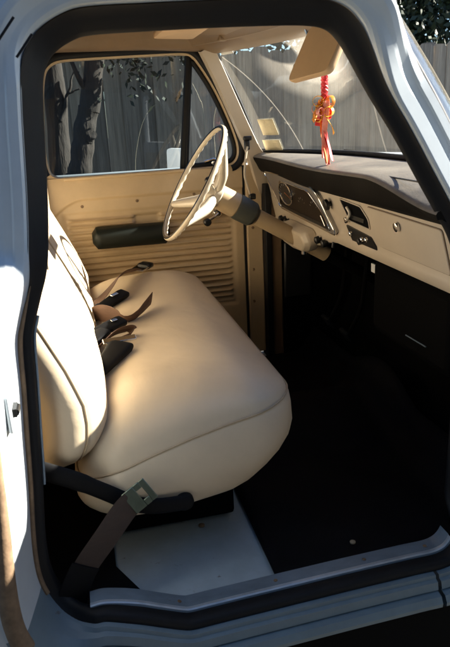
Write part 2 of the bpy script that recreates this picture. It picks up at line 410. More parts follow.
# the rusty rolled edge of the rear jamb and the rust line beside the seal
sel = [i for i in range(NP) if PATH[i].x < 0 and .56 < PATH[i].z < 1.30]
mb = MB()
def fr(i, k, dy=0, do=0):
    if roofw(i) > 0 and not dy and not do: return JAMB[i][k].copy()
    o, y = blend(i, UP, LOB, BOT)[k]; return PATH[i] + NORM[i] * (o + do) + Vector((0, y + dy, 0))
rp = [i for i in range(NP) if PATH[i].x < -.05 and .56 < PATH[i].z < 1.15]
mb.tube([fr(i, 7, .004, .004) for i in rp], [lerp(.021, .008, sstep(.55, 1.1, PATH[i].z)) for i in rp], 10)
mb.build('rolled_edge', M['edge'], frame)
wf = [i for i in sel if PATH[i].z < 1.25]
mb = MB(); mb.tube([fr(i, 1, 0.004, -.004) for i in wf], [.0056 * min(1, .15 + (1.25 - PATH[i].z) * 9) for i in wf], 8)
mb.build('weld_flange', M['edge'], frame)
mb = MB(); mb.tube([fr(i, 0, 0.020, -.0275) for i in sel if .80 < PATH[i].z < 1.19], .003, 8)
mb.build('trim_strip', M['alu'], frame)

# door striker on the rear jamb
st = MB(); st.box((-.161, -.055, 1.045), (.010, .050, .075)); so = st.build('striker', M['paint'], frame, bevel=.004)
st = MB(); st.box((-.154, -.055, 1.045), (.012, .034, .016)); st.tube([(-.15, -.07, 1.045), (-.15, -.04, 1.045)], .007, 8)
st.build('striker_bolt', M['black'], frame)

# outer skin: rear quarter, roof side, rocker
def skin(idx, k, target, name, m, steps=6, par=truck, yb=0.0):
    rows = []
    for i in idx:
        a = fr(i, k, yb); b = Vector(target(PATH[i]))
        rows.append([a.lerp(b, s / steps) for s in range(steps + 1)])
    mb = MB(); mb.grid(rows); return mb.build(name, m, par, ang=50)
bidx = [i for i in range(NP) if PATH[i].x < .02 and .56 < PATH[i].z < 1.672]
def bt(p):
    yy = lerp(-.10, -.03, sstep(1.17, 1.33, p.z)); return (-.48, yy, p.z + (.03 if p.z > 1.6 else 0))
quarter = skin(bidx, 9, bt, 'rear_quarter_panel', M['paint'])
# raised drip strip seen at the far left
mb = MB(); mb.box((-.075, -.026, 1.694), (.045, .004, .004), Matrix.Rotation(R(-50), 3, 'Y')); mb.box((-.05, -.03, 1.668), (.045, .004, .004), Matrix.Rotation(R(-50), 3, 'Y'))
mb.build('body_seam', M['rubber'], quarter)

# roof: outer skin and headliner
def roof_z(x, y):
    return lerp(1.80, 1.90, (y + .02) / 1.66) + .035 * (1 - ((y - .8) / .84) ** 2) - .03 * ((x - .1) / .5) ** 2
rows = [[(x, y, roof_z(x, y)) for x in [-.52 + 1.14 * i / 16 for i in range(17)]] for y in [-.02 + 1.66 * j / 18 for j in range(19)]]
mb = MB(); mb.grid(rows); roof = mb.build('roof', M['paint'], truck, ang=60, solid=-.006)
rows = [[(x, y, roof_z(x, y) - .035 - .02 * sstep(.3, .6, x)) for x in [-.50 + 1.10 * i / 12 for i in range(13)]] for y in [.05 + 1.48 * j / 14 for j in range(15)]]
mb = MB(); mb.grid(rows); mb.build('headliner', M['brownrail'], roof, ang=60)
# near side roof rail between seal and roof skin
rows = []
for i in range(NP):
    p = PATH[i]
    if p.z > 1.60 and -.05 < p.x < .62: rows.append([fr(i, 9), Vector((p.x, .0, roof_z(p.x, 0) - .004)), Vector((p.x, .06, roof_z(p.x, .06) - .03)), PATH[i] + NORM[i] * .03 + Vector((0, .078, 0))])
mb = MB(); mb.grid(rows); mb.build('roof_rail', M['brownrail'], roof, ang=50)
# far roof rail: tan channel over the driver's door
rows = []
for k in range(25):
    x = -.30 + 1.0 * k / 24
    d = .012 * sstep(.30, .62, x)
    rows.append([(x, 1.40, 1.865), (x, 1.425, 1.845 - d), (x, 1.445, 1.832 - d), (x, 1.452, 1.822 - d), (x, 1.462, 1.806 - d), (x, 1.475, 1.797 - d), (x, 1.50, 1.796 - d), (x, 1.56, 1.80 - d)])
mb = MB(); mb.grid(rows); mb.build('roof_rail', M['brownrail'], roof, ang=40)

# windshield surface
def ws(u, s, out=0.0):
    """u 0..1 from passenger side to driver side, s 0 bottom..1 top"""
    k = 2 * u - 1
    yb, yt = lerp(.045, 1.555, u), lerp(.115, 1.475, u)
    eb, et = lerp(.838, .800, u), lerp(.632, .600, u)
    pw = 5 if k < 0 else 2.3
    xb = eb + .20 * (1 - abs(k) ** pw); xt = et + .17 * (1 - abs(k) ** pw)
    zb = 1.385 + .004 * (1 - k * k); zt = lerp(1.755, 1.790, u) + .012 * (1 - k * k)
    x = lerp(xb, xt, s) + .012 * math.sin(PI * s); z = lerp(zb, zt, s)
    return Vector((x + out * .8, lerp(yb, yt, s), z + out * .5))
US = [0.5 - 0.5 * math.cos(PI * i / 44) for i in range(45)]
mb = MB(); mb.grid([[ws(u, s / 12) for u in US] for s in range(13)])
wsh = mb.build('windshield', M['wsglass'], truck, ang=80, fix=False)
edge = [ws(u, 0) for u in US] + [ws(1, s / 12) for s in range(1, 13)] + [ws(u, 1) for u in US[::-1][1:]] + [ws(0, 1 - s / 12) for s in range(1, 12)]
mb = MB(); mb.tube(edge, .0095, 8, closed=True); mb.build('gasket', M['rubber'], wsh, ang=70)
def sticker(pts, m, par, name='registration_sticker'):
    mb = MB(); mb.prism([Vector(p) for p in pts], (-.0012, 0, -.0006)); return mb.build(name, m, par, smooth=False)

# header rail over the windshield (interior)
rows = []
for u in US:
    e = ws(u, 1.0); e2 = ws(u, .955)
    rows.append([e2 + Vector((-.012, 0, 0)), e2 + Vector((-.03, 0, .002)), e + Vector((-.055, 0, -.004)), e + Vector((-.075, 0, .012)), e + Vector((-.095, 0, .012)), e + Vector((-.12, 0, .034)), e + Vector((-.20, 0, .045))])
mb = MB(); mb.grid(rows); header = mb.build('header_rail', M['brownrail'], roof, ang=40)

# far windshield pillar (driver's side) - cream channel seen from inside
def beam(path, w, d, upv, name, m, par, bevel=.006):
    P = [Vector(p) for p in path]; rows = []
    for i, p in enumerate(P):
        t = (P[min(i + 1, len(P) - 1)] - P[max(i - 1, 0)]).normalized()
        a = Vector(upv); a = (a - t * a.dot(t)).normalized(); b = t.cross(a)
        ww = w[i] if isinstance(w, (list, tuple)) else w
        rows.append([p + a * (ww * sx / 2) + b * (d * sy / 2) for sx, sy in ((-1, -.6), (-.85, -1), (.85, -1), (1, -.6), (1, 1), (-1, 1))])
    mb = MB(); mb.grid(rows, closed_u=True); return mb.build(name, m, par, ang=30)
beam([(.832, 1.555, 1.22), (.790, 1.535, 1.34), (.762, 1.525, 1.395), (.70, 1.51, 1.53), (.625, 1.49, 1.69), (.572, 1.475, 1.795)], [.10, .085, .062, .055, .055, .06], .05, (1, 0, 0), 'windshield_pillar', M['dash'], truck)
# near pillar, inner face
beam([(.885, .075, 1.22), (.845, .075, 1.34), (.79, .08, 1.44), (.705, .09, 1.58), (.625, .105, 1.72), (.59, .115, 1.79)], .060, .03, (1, 0, .5), 'windshield_pillar', M['brownrail'], truck)

# hinge pillars, firewall, kick panels, cab back, floor
mb = MB(); mb.box((.945, .06, .86), (.12, .10, .80)); mb.build('hinge_pillar', M['paint'], truck, bevel=.006)
mb = MB(); mb.box((.815, 1.535, .83), (.028, .10, .84)); mb.build('door_seal', M['rubber'], truck, bevel=.004)
hp = MB(); hp.box((.855, 1.535, .83), (.05, .07, .84)); hpo = hp.build('hinge_pillar', M['brownrail'], truck, bevel=.006)
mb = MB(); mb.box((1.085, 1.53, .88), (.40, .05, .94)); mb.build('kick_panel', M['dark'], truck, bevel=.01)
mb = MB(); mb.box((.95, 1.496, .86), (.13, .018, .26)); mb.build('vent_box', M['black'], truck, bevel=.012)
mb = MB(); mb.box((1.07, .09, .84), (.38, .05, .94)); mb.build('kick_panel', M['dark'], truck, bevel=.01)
rows = [[(lerp(1.02, 1.30, 1 - (abs(zz))), y, lerp(.46, .72, zz)) for zz in (0, .25, .5, .75, 1)] for y in (.0, .8, 1.6)]
rows = []
for y in (.03, .8, 1.57):
    rows.append([(.98, y, .462), (1.06, y, .48), (1.16, y, .60), (1.22, y, .76), (1.22, y, 1.0), (1.20, y, 1.37)])
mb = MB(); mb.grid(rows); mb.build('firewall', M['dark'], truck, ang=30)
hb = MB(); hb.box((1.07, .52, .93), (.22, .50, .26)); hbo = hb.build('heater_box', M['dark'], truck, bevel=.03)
mb = MB(); mb.tube([(.954, .508, .866), (.954, .389, .868)], .0022, 6); mb.build('heater_rod', M['alu'], hbo)
mb = MB(); mb.box((.985, .80, 1.012), (.006, .035, .03)); mb.build('paper_tag', M['white'], hbo)

# pedals under the column
for y in (1.30, 1.10):
    mb = MB(); mb.box((1.02, y, .66), (.018, .075, .060), Matrix.Rotation(R(-35), 3, 'Y')); pe = mb.build('pedal', M['rubber'], truck, bevel=.006)
    mb = MB(); mb.tube(crom([(1.03, y, .67), (1.08, y, .78), (1.10, y, .95), (1.12, y, 1.08)], 4), .009, 8); mb.build('pedal_arm', M['dark'], pe)
# rear cab wall with window
RW = (.22, 1.38, 1.30, 1.66)
mb = MB()
def wall_strip(y0, y1, z0, z1): mb.box((-.33, (y0 + y1) / 2, (z0 + z1) / 2), (.03, y1 - y0, z1 - z0))
wall_strip(.0, 1.6, .45, RW[2]); wall_strip(.0, 1.6, RW[3], 1.85); wall_strip(0, RW[0], RW[2], RW[3]); wall_strip(RW[1], 1.6, RW[2], RW[3])
cab = mb.build('cab_back', M['doortan'], truck)
mb = MB(); mb.box((-.33, .8, 1.48), (.006, RW[1] - RW[0], RW[3] - RW[2])); mb.build('rear_window', M['rearglass'], cab)
# inner B pillar trims (cab corners)
rows = []
for i in [i for i in range(NP) if PATH[i].x < .0 and .56 < PATH[i].z < 1.675]:
    p = PATH[i]; rows.append([p + NORM[i] * .026 + Vector((0, .078, 0)), (p.x - .10, .10, p.z + .01), (-.315, .12, p.z + .01)])
mb = MB(); mb.grid(rows); mb.build('pillar_trim', M['doortan'], truck, ang=40)
mb = MB(); mb.box((-.21, 1.55, 1.14), (.22, .08, 1.38)); mb.build('pillar_trim', M['doortan'], truck, bevel=.02)

# floor pan
mb = MB(); rows = []
for k in range(31):
    x = -.31 + 1.31 * k / 30
    rows.append([(x, y, .455 + .006 * math.sin(x * 9) * math.sin(y * 7) - .004 + (.085 * max(0, 1 - ((y - .8) / .26) ** 2) ** 1.5 if x > .33 else 0)) for y in [.006 + 1.58 * j / 40 for j in range(41)]])
mb.grid(rows); fl = mb.build('floor_pan', M['floor'], truck, ang=40, solid=-.01)
# floor bead pressed near the sill, and a few bolts
for x, y in ((.24, .31),):
    mb = MB(); mb.lathe((x, y, .455), (0, 0, 1), [(0, .009), (.004, .009), (.006, .005)], 10); mb.build('bolt', M['edge'], fl)

mb = MB(); mb.prism([(x, y, .449) for x, y in ((-.30, .02), (.085, .02), (.05, .09), (-.005, .20), (-.005, 1.45), (-.30, 1.45))], (0, 0, .012), bev=.003); mb.build('rear_shade_sheet', M['mat'], truck, ang=30)  # dark sheet on the rear floor, cut to paint its diagonal shade
# aluminium scuff plate along the sill
def plate(x0, x1, name, m):
    mb = MB(); rows = []
    for i in range(NP):
        p = PATH[i]
        if p.z < .53 and x0 <= p.x <= x1:
            n = NORM[i]
            rows.append((p.x, [p - n * .001 + Vector((0, .055, 0)), p - n * .004 + Vector((0, .052, 0)), p - n * .004 + Vector((0, .014, 0)), p - n * .0065 + Vector((0, .011, 0)),
                         p - n * .0065 + Vector((0, .004, 0)), p - n * .004 + Vector((0, .001, 0)), p + n * .004 + Vector((0, -.001, 0))]))
    rows.sort(key=lambda r: r[0]); mb.grid([r[1] for r in rows]); mb.mi = [1 if k % 6 in (0, 2, 3, 4) else 0 for k in range(len(mb.f))]
    return mb.build(name, [m, M['alubright']], truck, ang=25)
sc = plate(-.075, .828, 'scuff_plate', M['alu'])
for x in (.13, .36, .60, .77):
    i = min((j for j in range(NP) if PATH[j].z < .54), key=lambda j: abs(PATH[j].x - x))
    p = PATH[i]; mb = MB(); mb.lathe(p - NORM[i] * .003 + Vector((0, .03, 0)), -NORM[i], [(0, .005), (.002, .005), (.0035, .002)], 10)
    mb.build('screw', M['edge'], sc)
# sill outer strips (worn paint, darkened for shade), with the joint to the fender
idx = BI
JOINT = max(range(len(BI)), key=lambda k: -abs(PATH[BI[k]].x - .765))
mb = MB(); mb.grid([dense(JAMB[i]) for i in BI[:JOINT]]); sill = mb.build('door_sill', M['sill'], truck, ang=25)
rows = [dense(JAMB[i]) for i in BI[JOINT:]]
a_, b_ = dense(JAMB[BI[JOINT - 1]]), dense(JAMB[BI[JOINT]])
rows.insert(0, [p.lerp(q, .55) for p, q in zip(a_, b_)])
mb = MB(); mb.grid(rows); mb.build('hinge_plate', M['sill'], sill, ang=25)
rows = [[JAMB[i][8].copy(), (PATH[i].x, -.066, PATH[i].z - .105), (PATH[i].x, -.060, .19), (PATH[i].x, .10, .15)] for i in BI]
rows.append([Vector(p) + Vector((.45, 0, 0)) for p in rows[-1]])
mb = MB(); mb.grid(rows); mb.build('rocker_panel', M['dark'], sill, ang=30)

# rubber mat on the front half of the floor (loose: its own thing)
mb = MB(); rows = []
for k in range(24):
    x = .374 + .655 * k / 23
    rows.append([(x, y, .462 + .004 * math.sin(x * 21 + y * 5) * math.sin(y * 13) + .085 * max(0, 1 - ((y - .8) / .27) ** 2) ** 1.5 + .12 * sstep(.92, 1.04, x) ** 1.5) for y in [.012 + 1.48 * j / 50 for j in range(51)]])
mb.grid(rows)
fm = mb.build('floor_mat', M['mat'], None, ang=60, solid=.006)
tag(fm, 'black rubber floor mat covering the front footwell', 'floor mat')
mb = MB(); mb.lathe((.60, .10, .472), (0, 0, 1), [(0, .007), (.004, .0075), (.006, .004)], 10)
tag(mb.build('bottle_cap', M['straw']), 'tiny pale scrap lying on the black footwell floor', 'litter')

# ------------------------------------------------------------------ bench seat
def rrect(a, b, r, n=8, m=10):
    """rounded rectangle, half sizes a (first axis), b; same count for any r"""
    r = max(min(r, a - 1e-4, b - 1e-4), 1e-4); out = []
    for (sx, sy, a0) in ((1, 1, 0), (-1, 1, 90), (-1, -1, 180), (1, -1, 270)):
        cx, cy = sx * (a - r), sy * (b - r)
        for k in range(n + 1):
            t = R(a0 + 90 * k / n); out.append((cx + r * math.cos(t), cy + r * math.sin(t)))
        # straight part to the next corner
        nx, ny = {(1, 1): (-1, 1), (-1, 1): (-1, -1), (-1, -1): (1, -1), (1, -1): (1, 1)}[(sx, sy)]
        t = R(a0 + 90)
        s0 = out[-1]; s1 = (nx * (a - r) + r * math.cos(t), ny * (b - r) + r * math.sin(t))
        for k in range(1, m): out.append((lerp(s0[0], s1[0], k / m), lerp(s0[1], s1[1], k / m)))
    return out
def cap_ring(mb, base):
    """close a 72-point rrect ring with quads between mirrored points (no long n-gon)"""
    L_ = [base + (13 + k) % 72 for k in range(37)]; R_ = [base + (13 - k) % 72 for k in range(37)]
    for k in range(36):
        f = [L_[k], L_[k + 1], R_[k + 1], R_[k]]
        f = [v for q, v in enumerate(f) if v not in f[:q]]
        mb.f.append(f); mb.mi.append(0)
CX, CY, CA, CB = .200, .805, .268, .685
def seam_z(x): return interp(x, [(-.07, .738), (0, .766), (.10, .803), (.20, .834), (.30, .859), (.40, .878), (.47, .889)])
def top_z(x, y):
    sag = .008 * math.cos((y - .8) * 4.4) + .004 * math.sin(y * 17 + x * 9)
    return interp(x, [(-.10, .872), (0, .905), (.12, .932), (.25, .945), (.36, .945), (.47, .93)]) - sag
def bot_z(x): return interp(x, [(-.1, .63), (.087, .630), (.186, .638), (.30, .656), (.39, .680), (.445, .692), (.47, .695)])
rows = []
for d in [0, .004, .010, .018, .030, .045, .062, .082, .105, .13, .16, .19, .22, .245, .262]:
    ring = []
    for (x, y) in rrect(CA - d, CB - d, max(.125 - d * .6, .004)):
        X, Y = CX + x, CY + y
        e = min(1, d / .18); h = math.sqrt(max(0, 1 - (1 - e) ** 2)) ** .9
        ring.append((X, Y, lerp(seam_z(X), top_z(X, Y), h)))
    rows.append(ring)
n_r = len(rows[0])
mb = MB(); mb.grid(rows, closed_u=True)
cap_ring(mb, (len(rows) - 1) * n_r)
band = []
for w, ins in ((0, 0), (.06, -.005), (.2, -.009), (.4, -.011), (.55, -.009), (.7, -.003), (.82, .006), (.92, .018), (1.0, .036), (1.05, .07)):
    ring = []
    for (x, y) in rrect(CA - ins, CB - ins, .125):
        X, Y = CX + x, CY + y
        z = lerp(seam_z(X), bot_z(X), min(w, 1)) - (.01 if w > 1 else 0)
        k = sstep(.26, .47, X) * (max(0, min(w, 1) - .35) / .65) ** 2 * .046
        ring.append((X - k, Y, z))
    band.append(ring)
mb.grid(band, closed_u=True)
cushion = mb.build('seat_cushion', M['vinyl'], truck, ang=70)
cushion['label'] = 'cream vinyl bench seat cushion with rounded front'
mb = MB(); mb.tube([(CX + x, CY + y, seam_z(CX + x) + .001) for x, y in rrect(CA + .002, CB + .002,   .125)], .0022, 6, closed=True)
mb.build('piping', M['piping'], cushion)
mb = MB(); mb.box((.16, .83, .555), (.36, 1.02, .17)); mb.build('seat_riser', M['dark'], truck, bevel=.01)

# backrest: pillow on a reclined plane; s runs up the back, y across
def back_front(z): return interp(z, [(.79, -.015), (.83, .006), (.88, .022), (.95, .018), (1.03, -.008), (1.13, -.052), (1.24, -.104), (1.33, -.150), (1.40, -.19)])
BZ, BH, BY, BB = 1.08, .29, .805, .672
rows = []
def back_edge(z): return back_front(z) - .052
for d in [0, .003, .008, .015, .025, .04, .06, .085, .115, .15, .19, .235, .275]:
    ring = []
    for (s, y) in rrect(BH - d, BB - d, max(.075 - d * .3, .004)):
        z = BZ + s
        e = min(1, d / .10); h = math.sqrt(max(0, 1 - (1 - e) ** 2))
        seam = .006 * math.exp(-((BY + y - .80) / .012) ** 2)
        ring.append((lerp(back_edge(z), back_front(z), h) - seam + .004 * math.sin(y * 11) * h, BY + y, z))
    rows.append(ring)
mb = MB(); mb.grid(rows, closed_u=True)
cap_ring(mb, (len(rows) - 1) * n_r)
band = []
for dx, ins in ((0, 0), (.006, -.006), (.03, -.010), (.06, -.006), (.085, .006), (.10, .03), (.105, .1)):
    band.append([(back_edge(BZ + s) - dx, BY + y, BZ + s) for s, y in rrect(BH - ins, BB - ins, .075)])
mb.grid(band, closed_u=True); mb.f.append([len(mb.v) - n_r + j for j in range(n_r)]); mb.mi.append(0)
back = mb.build('seat_back', M['vinyl'], truck, ang=70)
back['label'] = 'tall cream vinyl backrest of the bench seat'
mb = MB(); mb.tube([(back_edge(BZ + s) + .002, BY + y, BZ + s) for s, y in rrect(BH + .002, BB + .002, .075)], .0024, 6, closed=True)
mb.build('piping', M['piping'], back)
mb = MB(); mb.tube([(back_front(z) - .003, .80, z) for z in [.86 + .46 * k / 24 for k in range(25)]], .0030, 6)
mb.build('centre_seam', M['piping'], back)
# seat hinge arm at the near end: black bar from the backrest down across the cushion side
mb = MB(); mb.tube(crom([(-.16, .108, .83), (-.075, .105, .785), (-.01, .104, .742), (.05, .104, .700), (.10, .104, .682), (.175, .106, .676)], 4), [.023] * 6 + [.021] * 14 + [.019], 12, flat=(.35, (0, 0, 1)))
mb.lathe((.172, .118, .676), (0, -1, 0), [(0, .022), (.012, .022), (.017, .017), (.019, .005)], 18)
mb.build('seat_hinge', M['blackmatt'], cushion, ang=50)

# ------------------------------------------------------------------ dashboard
def dfx(z): return .850 - .222 * (z - 1.11)      # face plane
DN = Vector((-1, 0, -.222)).normalized()         # towards the cab
def dp(y, z, out=0.0): return Vector((dfx(z), y, z)) + DN * out
def lipz(y): return 1.112 - .052 * sstep(.78, 1.05, y) - .0 * y
rows = []
for k in range(41):
    y = .085 + 1.41 * k / 40
    zl = lipz(y)
    rows.append([dp(y, 1.345), dp(y, 1.285), dp(y, 1.165), dp(y, zl + .048, .0), dp(y, zl + .036, .006), dp(y, zl + .018, .010), dp(y, zl + .004, .004), dp(y, zl, -.010), dp(y, zl + .008, -.05)])
# face built as strips so the radio opening and cluster stay open
OPENINGS = []
mb = MB(); mb.grid(rows)
dash = mb.build('dashboard', M['dash'], truck, ang=40)
dash['label'] = 'cream metal dashboard face under a black pad'
# pad: sunlight painted into the paler top, deep dark front
rows = []
for k in range(61):
    u = k / 60; y = .052 + 1.478 * u
    bulge = 1.0
    fx = .762 + .02 * (1 - sstep(.0, .10, u)) * 0
    zt = 1.369 - .045 * (1 - sstep(.0, .26, u)) + .004 * math.sin(u * 9)
    zb = 1.287 + .015 * sstep(.6, .9, u)
    uu = min(1, max(0, (y - .045) / 1.51)); w = ws(uu, 0)
    bx = w.x - .010; bz = w.z - .008
    rows.append([(.84, y, zb + .005), (.806, y, zb - .001), (.797, y, zb), (.786, y, zb + .012), (.774, y, lerp(zb, zt, .5)), (.763, y, zt - .018), (.759, y, zt - .007), (.763, y, zt - .0005), (.775, y, zt + .004),
                 (lerp(.775, bx, .25), y, lerp(zt + .004, bz, .25) + .004), (lerp(.775, bx, .5), y, lerp(zt + .004, bz, .5) + .005), (lerp(.775, bx, .75), y, lerp(zt + .004, bz, .75) + .003), (bx, y, bz)])
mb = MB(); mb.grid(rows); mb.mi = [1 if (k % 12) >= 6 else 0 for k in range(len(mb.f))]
mb.f.append(list(range(13))); mb.mi.append(0); o_ = 60 * 13; mb.f.append([o_ + j for j in range(13)]); mb.mi.append(0)
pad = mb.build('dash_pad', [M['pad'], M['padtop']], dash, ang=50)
mb = MB(); mb.tube([(.80 + .0, y, 1.372) for y in (.20, .30, .40)], .0022, 6); mb.build('defroster_slot', M['black'], dash)

def dpoly(pts, out0, out1, name, m, par=dash, bev=.0015, smooth=False):
    mb = MB(); mb.prism([dp(y, z, out0) for y, z in pts], DN * (out1 - out0), bev=bev); return mb.build(name, m, par, smooth=smooth)
def dring(pts, r, out, name, m, par=dash, flat=None):
    mb = MB(); mb.tube([dp(y, z, out) for y, z in pts], r, 8, closed=True); return mb.build(name, m, par)
def rpoly(pts, r=.012, n=4):
    """round a polygon's corners (2D)"""
    out = []; k = len(pts)
    for i in range(k):
        p = Vector(pts[i]); a = Vector(pts[i - 1]); b = Vector(pts[(i + 1) % k])
        ra = min(r, (a - p).length * .45); rb = min(r, (b - p).length * .45)
        A = p + (a - p).normalized() * ra; B = p + (b - p).normalized() * rb
        for j in range(n + 1):
            t = j / n; out.append(tuple((A * (1 - t) ** 2 + p * 2 * t * (1 - t) + B * t * t)))
    return out
# instrument cluster: silver shroud, black face, chrome rings
CL = rpoly([(1.462, 1.310), (1.158, 1.314), (.955, 1.309), (.862, 1.274), (.757, 1.149), (1.331, 1.172)], .03)
dpoly(CL, -.004, .014, 'instrument_cluster', M['silver'])
dring(CL, .0035, .014, 'cluster_bezel', M['chrome'])
CI = rpoly([(1.262, 1.290), (.952, 1.279), (.840, 1.214), (.800, 1.160), (1.320, 1.178)], .022)
dpoly(CI, .012, .0165, 'gauge_face', M['glassdial'])
dring(CI, .0026, .017, 'gauge_trim', M['chrome'])
dpoly(rpoly([(1.318, 1.190), (.822, 1.176), (.800, 1.160), (1.320, 1.176)], .004), .0165, .0185, 'warning_lamp_strip', M['black'])
dring([(1.212 + .072 * math.cos(t), 1.243 + .044 * math.sin(t) + .0 * math.cos(t)) for t in [2 * PI * k / 32 for k in range(32)]], .0030, .0185, 'speedometer_ring', M['chrome'])
dpoly([(1.212 + .068 * math.cos(t), 1.243 + .041 * math.sin(t)) for t in [2 * PI * k / 32 for k in range(32)]], .0155, .0178, 'speedometer', M['black'])
def gp(t, r, o): return dp(1.212 + .068 * r * math.cos(t), 1.243 + .041 * r * math.sin(t), o)
mb = MB()
for k in range(11):
    t = R(215 - 25 * k); mb.tube([gp(t, .74, .0182), gp(t, .92, .0182)], .0011, 5)
mb.build('dial_marks', M['silver'], dash)
mb = MB(); mb.tube([gp(R(205), -.15, .0186), gp(R(205), .8, .0186)], [.0016, .0008], 5); mb.build('needle', M['amber'], dash)
for y0 in (1.04, .92):
    mb = MB()
    for k in range(5):
        t = R(150 - 30 * k); c_ = (y0, 1.215)
        mb.tube([dp(c_[0] + .030 * math.cos(t), c_[1] + .026 * math.sin(t), .0172), dp(c_[0] + .038 * math.cos(t), c_[1] + .033 * math.sin(t), .0172)], .0009, 5)
    mb.build('gauge_marks', M['silver'], dash)
mb = MB(); mb.tube([dp(.86, 1.205, .0185), dp(.838, 1.172, .0185)], .0022, 6); mb.build('gauge_divider', M['chrome'], dash)
# switches
def knob(y, z, r=.014, l=.026, name='dash_knob', m=M['black'], ax=DN):
    mb = MB(); mb.lathe(dp(y, z, .0), ax, [(0, r * .45), (l * .5, r * .45), (l * .5, r), (l * .9, r * .95), (l, r * .6)], 18); return mb.build(name, m, dash, ang=30)
knob(1.345, 1.124, .015, .03); knob(1.305, 1.120, .012, .02); knob(.790, 1.250, .019, .024); knob(.935, 1.107, .014, .034); knob(.885, 1.102, .014, .030)
mb = MB(); mb.tube([dp(.828, 1.112, .004), dp(.822, 1.096, .012)], .006, 8); mb.build('ignition_slot', M['black'], dash)
# radio opening
RO = rpoly([(.702, 1.277), (.552, 1.270), (.512, 1.238), (.512, 1.206), (.655, 1.212)], .008)
dpoly(RO, -.002, .0016, 'radio_opening', M['dark'], bev=.0)
dring(RO, .0022, .002, 'radio_trim', M['dash'])
mb = MB(); mb.tube(crom([dp(.655, 1.218, .004), dp(.640, 1.225, .012), dp(.622, 1.243, .010), dp(.632, 1.262, .012)], 5), .0045, 8); mb.build('loose_bracket', M['wheelcream'], dash)
mb = MB(); mb.box(dp(.60, 1.240, -.001), (.002, .11, .04)); mb.build('radio_cavity', M['black'], dash)
# heater control
HC = rpoly([(.684, 1.196), (.514, 1.184), (.478, 1.150), (.655, 1.146)], .006)
dpoly(HC, -.002, .005, 'heater_control', M['black'])
for (y, z) in ((.640, 1.177), (.560, 1.172), (.530, 1.176)): knob(y, z, .007, .018, 'heater_lever', M['chrome'])
knob(.585, 1.160, .010, .018, 'heater_lever')
knob(.665, 1.215, .010, .014, 'dash_knob', M['chrome'])
# glovebox door
GB = rpoly([(.502, 1.276), (.112, 1.270), (.098, 1.163), (.452, 1.166)], .010)
dpoly(GB, .0005, .0045, 'glovebox_door', M['dash'], bev=.002)
dring(GB, .0022, .0012, 'glovebox_gap', M['brownrail'])
knob(.322, 1.247, .013, .016, 'glovebox_latch', M['chrome'])

# ------------------------------------------------------------------ steering column and wheel
A = Vector((.43, 1.15, 1.31)); AX = Vector((.857, 0, -.515)).normalized()     # down the column
UPW = Vector((.515, 0, .857)).normalized(); SD = Vector((0, 1, 0))
def wp(ang, r, d=0.0): return A + (UPW * math.cos(ang) + SD * math.sin(ang)) * r + AX * d
def rim_mesh():
    mb = MB(); rows = []; N = 180; n = 14
    for i in range(N):
        a = 2 * PI * i / N; rad = (UPW * math.cos(a) + SD * math.sin(a))
        bump = .5 + .5 * math.cos(a * 40)
        row = []
        for j in range(n):
            t = 2 * PI * j / n
            rr, hh = math.cos(t) * .0090, math.sin(t) * .0100
            if hh > 0: hh *= .9 + .35 * bump; rr *= 1 if rr > 0 else .9 + .15 * bump
            row.append(A + rad * (.222 + rr) + AX * hh)
        rows.append(row)
    n_, m_ = N, n
    vs = [p for r in rows for p in r]; fs = []
    for i in range(N):
        for j in range(n):
            fs.append((i * n + j, i * n + (j + 1) % n, ((i + 1) % N) * n + (j + 1) % n, ((i + 1) % N) * n + j))
            t = 2 * PI * (j + .5) / n
    mb.add(vs, fs)
    mb.mi = [1 if math.sin(2 * PI * (k % n + .5) / n) < -.66 else 0 for k in range(N * n)]
    return mb
wheel = rim_mesh().build('steering_wheel', [M['wheelcream'], M['wheelblack']], truck, ang=60)
wheel['label'] = 'cream steering wheel with black front grip and three spokes'
for a in (R(-40), R(-130), R(120)):
    pts = [wp(a, .215, .004), wp(a, .17, .028), wp(a, .10, .066), wp(a, .045, .082), wp(a, .015, .084)]
    mb = MB(); mb.tube(crom(pts, 4), [.011 + .009 * min(1, k / 8) for k in range(17)], 12, flat=(1.25, tuple(AX)))
    mb.build('spoke', M['wheelcream'], wheel, ang=60)
mb = MB(); mb.lathe(A + AX * .048, AX, [(0, .018), (.006, .030), (.016, .036), (.030, .040), (.032, .046), (.055, .050), (.060, .046)], 28)
mb.build('horn_cap', M['wheelcream'], wheel, ang=30)
col = MB(); col.lathe(A + AX * .105, AX, [(0, .040), (.004, .046), (.075, .047), (.080, .044)], 28); colo = col.build('steering_column', M['columntan'], truck, ang=30)
mb = MB(); mb.lathe(A + AX * .184, AX, [(0, .047), (.010, .049), (.070, .047), (.082, .038)], 28); mb.build('column_sleeve', M['sleeve'], colo, ang=30)
mb = MB(); mb.lathe(A + AX * .275, AX, [(0, .031), (.33, .031)], 24); mb.build('column_tube', M['columntan'], colo, ang=30)
mb = MB(); mb.lathe(A + AX * .605, AX, [(0, .024), (.26, .022)], 20); mb.build('lower_tube', M['dark'], colo, ang=30)
# bracket shroud where the column meets the dash
sh = MB(); sh.prism([dp(y, z, .0) for y, z in rpoly([(1.275, 1.130), (1.010, 1.128), (.985, 1.085), (1.030, 1.045), (1.160, 1.030), (1.300, 1.050)], .02)], DN * .055, bev=.02)
sh.build('column_bracket', M['dash'], colo, ang=35, bevel=.006)
mb = MB(); mb.lathe(dp(1.13, 1.035, .02), (0, 0, -1), [(0, .010), (.02, .010), (.024, .005)], 12); mb.build('bracket_bolt', M['chrome'], colo)
